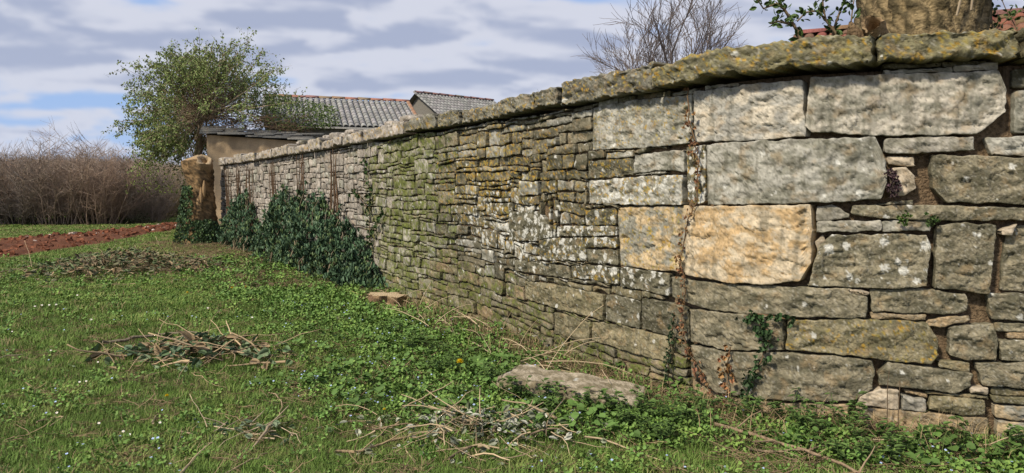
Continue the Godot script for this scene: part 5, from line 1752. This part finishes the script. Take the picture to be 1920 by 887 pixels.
func flowers() -> void:
	rng.seed = 710
	var nth := ["first", "second", "third", "fourth", "fifth", "sixth", "seventh", "eighth", "ninth", "tenth", "eleventh", "twelfth", "thirteenth", "fourteenth", "fifteenth", "sixteenth", "seventeenth", "eighteenth", "nineteenth"]
	var petal := leaf_shape("long")
	var spots := [[-0.42, -5.66, 0.032, "yellow dandelion in bloom beside the fallen block"], [-2.49, -5.05, 0.016, "small yellow dandelion on the near lawn below the middle heap"], [-4.28, -10.8, 0.028, "yellow dandelion before the ivy bush, middle of the three"], [-4.11, -10.92, 0.028, "yellow dandelion before the ivy bush, rightmost of the three"], [-4.78, -10.4, 0.022, "yellow dandelion before the ivy bush, leftmost of the three"], [-0.86, -4.71, 0.012, "tiny yellow dandelion left of the grey green heap"]]
	for q in spots:
		var t := thing("dandelion", Vector3(q[0], ground_y(q[0], q[1]), q[1]), q[3], "flower", "dandelions in bloom")
		var h := 0.16 if q[1] > -6.0 and q[2] > 0.03 else 0.09
		var mb := MB.new()
		mb.tube([Vector3.ZERO, Vector3(0.004, h * 0.5, 0), Vector3(0.0, h, 0.004)], [0.003, 0.003, 0.003], 5, Color(0.16, 0.2, 0.07), Color(0.16, 0.2, 0.07))
		put(mb.mesh(), "stalk", M.plain, t)
		var places := []; var tints := []
		for k in 60:
			var a := k * 2.4
			var el := 0.15 + 1.3 * float(k) / 60.0
			places.append(Transform3D(facing(Vector3(cos(a) * cos(el), sin(el), sin(a) * cos(el)), Vector3.UP, q[2] * rnd(0.85, 1.05)), Vector3(0, h, 0.004)))
			tints.append(Color(0.8, 0.6, 0.015) * rnd(0.9, 1.1))
		scatter(petal, "petals", M.plain, places, tints, t)
	var dz := [[-3.05, -4.68], [-2.64, -4.46], [-2.42, -4.34], [-2.36, -4.3], [-3.39, -5.49], [-3.35, -5.51], [-6.21, -9.18], [-6.18, -9.27], [-6.11, -9.31], [-6.05, -9.36], [-6.27, -10.18], [-4.38, -6.67], [-6.74, -13.66], [-3.96, -9.18], [-2.29, -4.54], [-3.6, -6.1], [-4.9, -8.2], [-5.4, -7.6], [-3.1, -8.4]]
	var head := MB.new()
	for k in 14:
		var a := TAU * k / 14.0
		var d := Vector3(cos(a), 0.18, sin(a)); var s := Vector3(-sin(a), 0, cos(a)) * 0.0026
		head.flat_quad(d * 0.003 - s, d * 0.011 - s * 1.2, d * 0.011 + s * 1.2, d * 0.003 + s, Color(0.78, 0.76, 0.74))
	var hm := head.mesh()
	var eye := MB.new()
	for k in 8:
		var a := TAU * k / 8.0; var b := TAU * (k + 1) / 8.0
		eye.tri(eye.p(Vector3(0, 0.004, 0), Color(0.6, 0.4, 0.02)), eye.p(Vector3(cos(a) * 0.0045, 0.001, sin(a) * 0.0045), Color(0.6, 0.4, 0.02)), eye.p(Vector3(cos(b) * 0.0045, 0.001, sin(b) * 0.0045), Color(0.6, 0.4, 0.02)))
	var em := eye.mesh()
	for k in dz.size():
		var x: float = dz[k][0]; var z: float = dz[k][1]
		var rank := 0
		for o in dz:
			if o[0] / -o[1] < x / -z: rank += 1
		var t := thing("daisy", Vector3(x, ground_y(x, z), z), "white daisy in the lawn, %s of the nineteen from the left" % nth[rank], "flower", "white daisies in the lawn")
		var mb := MB.new()
		mb.tube([Vector3.ZERO, Vector3(0, 0.06, 0)], [0.0015, 0.0015], 4, Color(0.12, 0.18, 0.05), Color(0.12, 0.18, 0.05))
		put(mb.mesh(), "stalk", M.plain, t)
		var hd := put(hm, "petals", M.plain, t)
		hd.position = Vector3(0, 0.06, 0)
		hd.scale = Vector3.ONE * (0.7 if z > -8.0 else 1.1)
		hd.rotation = Vector3(0.5, 0, -0.3)
		var ey := put(em, "disc", M.plain, t)
		ey.transform = hd.transform

func weed(called: String, label: String, at: Vector3, h: float, stems: int, leaf: Mesh, lo: float, hi: float, c: Color, group: String) -> void:
	at.y = ground_y(at.x, at.z)
	var t := thing(called, at, label, "plant", group)
	var places := []; var tints := []
	var mb := MB.new()
	for k in stems:
		var a := rng.randf() * TAU
		var pts := bend_path(Vector3(cos(a) * rnd(0, 0.09), 0, sin(a) * rnd(0, 0.09)), Vector3(cos(a) * 0.35, 1, sin(a) * 0.35).normalized(), h * rnd(0.6, 1.05), 5, 0.1, 0.0)
		mb.tube(pts, radii_of(0.003, 0.0015, 6), 4, c * 1.1, c * 1.2)
		for j in range(1, 6):
			for s in 3:
				var ang := rng.randf() * TAU
				var d := Vector3(cos(ang), rnd(-0.1, 0.5), sin(ang)).normalized()
				places.append(Transform3D(facing(d, (Vector3.UP + any_dir() * 0.35).normalized(), rnd(lo, hi)), pts[j] + d * 0.006))
				var g := rnd(0.65, 1.4)
				tints.append(Color(c.r * g, c.g * g, c.b * g))
	put(mb.mesh(), "stems", M.plain, t)
	scatter(leaf, "leaves", M.leaf, places, tints, t)

func clump_side(q: Array) -> int:
	return 2 if q[0] > 1.25 else (1 if q[0] > -1.2 and q[1] > -7.0 else 0)

func rank_of(spots: Array, q: Array) -> int:
	# how many clumps of the same stretch show further left
	var n := 0
	for o in spots:
		if clump_side(o) == clump_side(q) and o[0] / -o[1] < q[0] / -q[1]: n += 1
	return n

func weeds() -> void:
	rng.seed = 720
	var nth := ["first", "second", "third", "fourth", "fifth", "sixth", "seventh", "eighth", "ninth", "tenth", "eleventh", "twelfth", "thirteenth", "fourteenth", "fifteenth"]
	var nettle := leaf_shape("nettle")
	var spots := [[1.84, -4.62, 0.22], [1.89, -4.41, 0.18], [2.13, -4.5, 0.24], [2.18, -4.32, 0.16], [2.35, -4.14, 0.15], [2.72, -4.22, 0.17], [2.95, -4.14, 0.2], [-0.71, -6.7, 0.22], [-0.52, -6.1, 0.2], [0.78, -4.62, 0.16], [0.89, -4.32, 0.16], [1.16, -4.62, 0.2], [1.3, -4.86, 0.18], [0.98, -4.82, 0.22], [0.56, -5.02, 0.18], [0.3, -5.12, 0.2], [0.75, -4.95, 0.2], [0.05, -5.2, 0.18], [-2.02, -10.1, 0.2], [-4.52, -12.3, 0.3], [-4.9, -14.2, 0.3], [2.1, -3.97, 0.15], [1.92, -3.97, 0.14], [-0.15, -5.55, 0.16], [-0.6, -5.9, 0.2], [-1.3, -7.6, 0.18], [-1.0, -7.0, 0.2], [1.55, -4.75, 0.2], [0.2, -4.9, 0.13]]
	for q in spots:
		var near := "the corner blocks" if q[0] > 1.25 else ("the fallen block" if q[0] > -1.2 and q[1] > -7.0 else "the ivy bush")
		weed("nettle", "%s of the leafy weed clumps before %s, counting from the left" % [nth[rank_of(spots, q)], near], Vector3(q[0], 0, q[1]), q[2], 7, nettle, 0.03, 0.062, Color(0.085, 0.145, 0.038), "weed clumps before %s" % near)
	# thin dead weeds standing before the corner blocks
	for k in 3:
		var x: float = [2.42, 2.47, 2.0][k]
		var z: float = [-4.5, -4.46, -4.6][k]
		var t := thing("dead_weed", Vector3(x, 0, z), ["thin dark dead stem standing before the pale low corner stones, left one", "thin dark dead stem standing before the pale low corner stones, right one", "short dead stem standing left of the two thin dark stems"][k], "stem", "dead stems before the wall")
		var mb := MB.new()
		mb.tube(bend_path(Vector3.ZERO, Vector3(rnd(-0.1, 0.1), 1, 0.02), [0.42, 0.36, 0.2][k], 6, 0.05, 0.0), radii_of(0.004, 0.002, 7), 5, Color(0.13, 0.09, 0.06), Color(0.16, 0.115, 0.075))
		put(mb.mesh(), "stalk", M.twig, t)

# ---------------------------------------------------------------- grass and ground cover

func tuft(blades: int, h: float, spread: float, wide: float, lean: float) -> ArrayMesh:
	var mb := MB.new()
	for k in blades:
		var a := rng.randf() * TAU
		var b := Vector3(rng.randfn() * spread, -0.01, rng.randfn() * spread)
		var out := Vector3(cos(a), 0, sin(a))
		var side := Vector3(-sin(a), 0, cos(a)) * wide * rnd(0.7, 1.3)
		var l := h * rnd(0.5, 1.15)
		var bow := lean * rnd(0.3, 1.3)
		var p1 := b + Vector3(0, l * 0.55, 0) + out * l * bow * 0.35
		var p2 := b + Vector3(0, l * (1.0 - bow * 0.35), 0) + out * l * bow
		var g := rnd(0.75, 1.25)
		var c := Color(g, g, g)
		var i0 := mb.p(b - side, c); var i1 := mb.p(b + side, c)
		var i2 := mb.p(p1 - side * 0.8, c); var i3 := mb.p(p1 + side * 0.8, c)
		var i4 := mb.p(p2, c)
		mb.quad(i0, i1, i3, i2)
		mb.tri(i2, i3, i4)
	return mb.mesh()

func sprig(leaves: int, size: float, h: float, spread: float) -> ArrayMesh:
	# a low clump of small round leaves
	var mb := MB.new()
	for k in leaves:
		var a := rng.randf() * TAU
		var r := sqrt(rng.randf()) * spread
		var p := Vector3(cos(a) * r, rnd(0.15, 1.0) * h, sin(a) * r)
		var b := facing(Vector3(cos(a), rnd(-0.2, 0.6), sin(a)), (Vector3.UP + any_dir() * 0.7).normalized(), size * rnd(0.7, 1.3))
		var g := rnd(0.7, 1.3)
		var c := Color(g, g, g)
		var q := []
		for e in [[0, 0, 0], [0.42, 0.3, 0.1], [0.4, 0.75, 0.08], [0, 1.0, -0.1], [-0.4, 0.75, 0.08], [-0.42, 0.3, 0.1]]:
			q.append(mb.p(p + b * Vector3(e[0], e[1], e[2]), c))
		mb.quad(q[0], q[1], q[2], q[3])
		mb.quad(q[0], q[3], q[4], q[5])
	return mb.mesh()

func in_view(x: float, z: float) -> bool:
	return absf(x) < -z * 0.74 + 1.4

func build_grass() -> void:
	rng.seed = 800
	var tufts := [tuft(14, 0.055, 0.018, 0.0016, 0.7), tuft(12, 0.075, 0.02, 0.0017, 0.9), tuft(14, 0.04, 0.022, 0.0018, 0.6)]
	var coarse := [tuft(20, 0.08, 0.05, 0.004, 0.8), tuft(18, 0.06, 0.055, 0.0045, 0.7)]
	var places := [[], [], []]; var tints := [[], [], []]
	var cp := [[], []]; var ct := [[], []]
	var z := -3.0
	var n_patch := noise(FastNoiseLite.TYPE_SIMPLEX_SMOOTH, 0.8, 3, 60)
	var weeds_p := []; var weeds_t := []
	var litter_p := []; var litter_t := []
	var leafl_p := []; var leafl_t := []
	var blue_p := []; var blue_t := []
	var broad_p := []; var broad_t := []
	while z > -60.0:
		var step := clampf(0.026 + (-z - 4.0) * 0.0042, 0.026, 0.2)
		var x := maxf(z * 0.74 - 1.4, -32.0)
		var xe := minf(-z * 0.74 + 1.4, wall_x(z) - 0.02) if z > -22.3 else minf(-9.0, -10.5 - (-22.3 - z) * 0.05)
		if z > -3.85: xe = -z * 0.74 + 1.4
		while x < xe:
			var px := x + rnd(-0.5, 0.5) * step; var pz := z + rnd(-0.5, 0.5) * step
			x += step
			if on_soil(px, pz) and rng.randf() < 0.985: continue
			if px < -17.0 and pz < -33.5 and rng.randf() < 0.5: continue
			var dw := wall_x(pz) - px if pz > -22.0 else 9.0
			var patch := n_patch.get_noise_2d(px, pz)
			var patch2 := n_patch.get_noise_2d(px * 3.1 + 40.0, pz * 3.1)
			var edge := 2.3 + patch * 0.9 + (0.5 if pz > -6.0 else 0.0)
			var weedy := maxf(smoothstep(edge + 0.9, edge - 0.6, dw), 0.05 + smoothstep(0.1, 0.4, patch) * 0.2)
			var roll := rng.randf()
			var y := ground_y(px, pz)
			var at := Vector3(px, y, pz)
			var turn := Basis(Vector3.UP, rng.randf() * TAU)
			# bare litter close to the wall and under the brush
			var bare := smoothstep(0.9 + patch * 0.5, 0.35, dw) * 0.75
			if px > 1.2: bare = maxf(bare, smoothstep(0.1, -0.25, patch2) * 0.5)
			if pz < -11.0: bare = maxf(bare, smoothstep(3.4 + patch * 1.5, 1.8, dw) * 0.8)
			bare = maxf(bare, 0.75 * exp(-pow((px + 7.2) / 1.9, 2.0) - pow((pz + 14.2) / 1.8, 2.0)))
			bare = maxf(bare, smoothstep(0.2, 0.5, patch2) * 0.45 + 0.025)
			if rng.randf() < bare:
				if rng.randf() < 0.35:
					leafl_p.append(Transform3D(facing(Vector3(rnd(-1, 1), rnd(-0.1, 0.2), rnd(-1, 1)), (Vector3.UP + any_dir() * 0.5).normalized(), rnd(0.02, 0.05) * maxf(1.0, step / 0.05)), at + Vector3(0, rnd(0.005, 0.03), 0)))
					var g := rnd(0.5, 1.4)
					leafl_t.append(Color(0.21 * g, 0.145 * g, 0.085 * g))
				elif rng.randf() < 0.5:
					litter_p.append(Transform3D(turn.rotated(Vector3.RIGHT, rnd(-0.25, 0.25)).scaled(Vector3.ONE * rnd(0.5, 1.3) * maxf(1.0, step / 0.06)), at + Vector3(0, rnd(0.005, 0.03), 0)))
					var g := rnd(0.5, 1.4)
					litter_t.append(Color(0.27 * g, 0.195 * g, 0.12 * g))
				continue
			if roll < weedy * 0.86 and pz > -16.0:
				if step < 0.04 and rng.randf() < 0.36: continue
				if weedy > 0.5 and rng.randf() < 0.055:
					broad_p.append(Transform3D(turn.scaled(Vector3.ONE * rnd(0.7, 1.4) * maxf(1.0, step / 0.05)), at))
					var gg := rnd(0.7, 1.3)
					broad_t.append(Color(0.10 * gg, 0.18 * gg, 0.045 * gg))
				var sc := rnd(0.7, 1.35) * maxf(1.0, step / 0.036) * (0.72 if patch2 < -0.1 else 1.0)
				weeds_p.append(Transform3D(turn.scaled(Vector3(sc, sc * rnd(0.8, 1.5), sc)), at))
				var g := rnd(0.75, 1.3) * (1.0 + patch2 * 0.5)
				weeds_t.append(Color(0.115 * g, 0.22 * g, 0.052 * g).lerp(Color(0.18 * g, 0.25 * g, 0.052 * g), rng.randf() * 0.6))
				if pz > -9.5 and rng.randf() < 0.12 * smoothstep(-0.25, 0.25, patch) + 0.015:
					blue_p.append(Transform3D(turn.rotated(Vector3.RIGHT, rnd(-0.3, 0.6)).scaled(Vector3.ONE * rnd(0.9, 1.4)), at + Vector3(0, rnd(0.045, 0.075) * sc, 0)))
					blue_t.append(Color(0.40, 0.50, 0.78) * rnd(0.85, 1.15))
				continue
			# lawn
			var g := rnd(0.75, 1.25) * (1.0 + patch * 0.35)
			var c := Color(0.145 * g, 0.24 * g, 0.05 * g)
			if pz < -14.0: c = Color(0.145 * g, 0.235 * g, 0.052 * g)
			var dry := smoothstep(-0.15, 0.5, patch2 + patch * 0.4) * 0.6
			c = c.lerp(Color(0.30 * g, 0.285 * g, 0.11 * g), minf(1.0, dry * rnd(0.2, 1.2)))
			if rng.randf() < 0.07: c = Color(0.33, 0.26, 0.14)
			var sc := rnd(0.7, 1.3) * (1.0 + patch * 0.3)
			if step < 0.05:
				var k := rng.randi() % 3
				places[k].append(Transform3D(turn.scaled(Vector3.ONE * sc * maxf(1.0, step / 0.034)), at))
				tints[k].append(c)
			else:
				var k := rng.randi() % 2
				var big := maxf(1.0, step / 0.075)
				cp[k].append(Transform3D(turn.scaled(Vector3(sc * big, sc * sqrt(big), sc * big)), at))
				ct[k].append(c)
		z -= step
	for k in 3: tag(scatter(tufts[k], "lawn_grass", M.grass, places[k], tints[k]), "short green lawn grass near the camera", "grass")
	for k in 2: tag(scatter(coarse[k], "field_grass", M.grass, cp[k], ct[k]), "green grass of the lawn and field further off", "grass")
	tag(scatter(sprig(16, 0.017, 0.05, 0.032), "ground_cover", M.leaf, weeds_p, weeds_t), "bright green low weeds covering the ground along the wall", "weeds")
	tag(scatter(sprig(9, 0.045, 0.085, 0.05), "broad_weeds", M.leaf, broad_p, broad_t), "broader leaved weeds standing out of the low ground cover", "weeds")
	var bl := MB.new()
	for k in 4:
		var a := TAU * k / 4.0
		var d := Vector3(cos(a), 0.1, sin(a)); var s := Vector3(-sin(a), 0, cos(a))
		var m := bl.p(Vector3.ZERO, Color(1.2, 1.2, 1.1))
		bl.quad(m, bl.p(d * 0.0045 - s * 0.0035, Color.WHITE), bl.p(d * 0.0072, Color.WHITE), bl.p(d * 0.0045 + s * 0.0035, Color.WHITE))
	tag(scatter(bl.mesh(), "speedwell_flowers", M.plain, blue_p, blue_t), "tiny pale blue flowers among the low weeds", "flowers")
	tag(scatter(leaf_shape("oval"), "dead_leaves", M.plain, leafl_p, leafl_t), "brown dead leaves littering the wall foot", "leaf litter")
	var tw := MB.new()
	for k in 5:
		tw.tube(bend_path(Vector3(rnd(-0.04, 0.04), rnd(0.0, 0.015), rnd(-0.04, 0.04)), Vector3(rnd(-1, 1), 0.05, rnd(-1, 1)).normalized(), rnd(0.06, 0.16), 3, 0.2, 0.0), [0.002, 0.002, 0.0018, 0.0012], 3, Color.WHITE, Color.WHITE)
	tag(scatter(tw.mesh(), "dead_twigs", M.plain, litter_p, litter_t), "fine dead twigs and stalks littering the ground", "twig litter")
	print("tufts ", places[0].size() * 3, " coarse ", cp[0].size() * 2, " weeds ", weeds_p.size(), " litter ", litter_p.size() + leafl_p.size(), " blue ", blue_p.size())
	# long dry stalks against the foot of the wall
	var dry_p := []; var dry_t := []
	for k in 420:
		var s := rnd(13.5, 21.7)
		var d := absf(rng.randfn()) * 0.3 + 0.06
		var p := on_wall(s, 0.0, d)
		p.y = ground_y(p.x, p.z)
		dry_p.append(Transform3D(Basis(Vector3.UP, rng.randf() * TAU).scaled(Vector3.ONE * rnd(0.5, 1.4)), p))
		var g := rnd(0.6, 1.3)
		dry_t.append(Color(0.36 * g, 0.27 * g, 0.15 * g) if rng.randf() < 0.65 else Color(0.11 * g, 0.15 * g, 0.04 * g))
	tag(scatter(tuft(5, 0.2, 0.02, 0.0016, 1.1), "dry_stalks", M.grass, dry_p, dry_t), "long dry grass stalks standing along the wall foot", "dry grass")
	# pale stones and clods in the red soil
	var sp := []; var stt := []
	var clod := rough_block(Vector3(0.12, 0.08, 0.1), 0.2, Color.WHITE, Color(0.7, 0.7, 0.7), 9.0)
	for k in 900:
		var zz := -9.5 - 32.0 * pow(rng.randf(), 0.8)
		var xx := lerpf(soil_x(SOIL_NEAR, zz), soil_x(SOIL_FAR, zz), rnd(0.04, 0.96))
		sp.append(Transform3D(Basis.from_euler(Vector3(rnd(-0.6, 0.6), rng.randf() * TAU, rnd(-0.6, 0.6))).scaled(Vector3.ONE * rnd(0.4, 1.5)), Vector3(xx, ground_y(xx, zz) + 0.02, zz)))
		var g := rnd(0.6, 1.3)
		stt.append(Color(0.2 * g, 0.075 * g, 0.04 * g) if rng.randf() < 0.93 else Color(0.52, 0.42, 0.36))
	tag(scatter(clod, "soil_clods", M.plain, sp, stt), "red clods and pale pebbles in the ploughed strip", "soil")
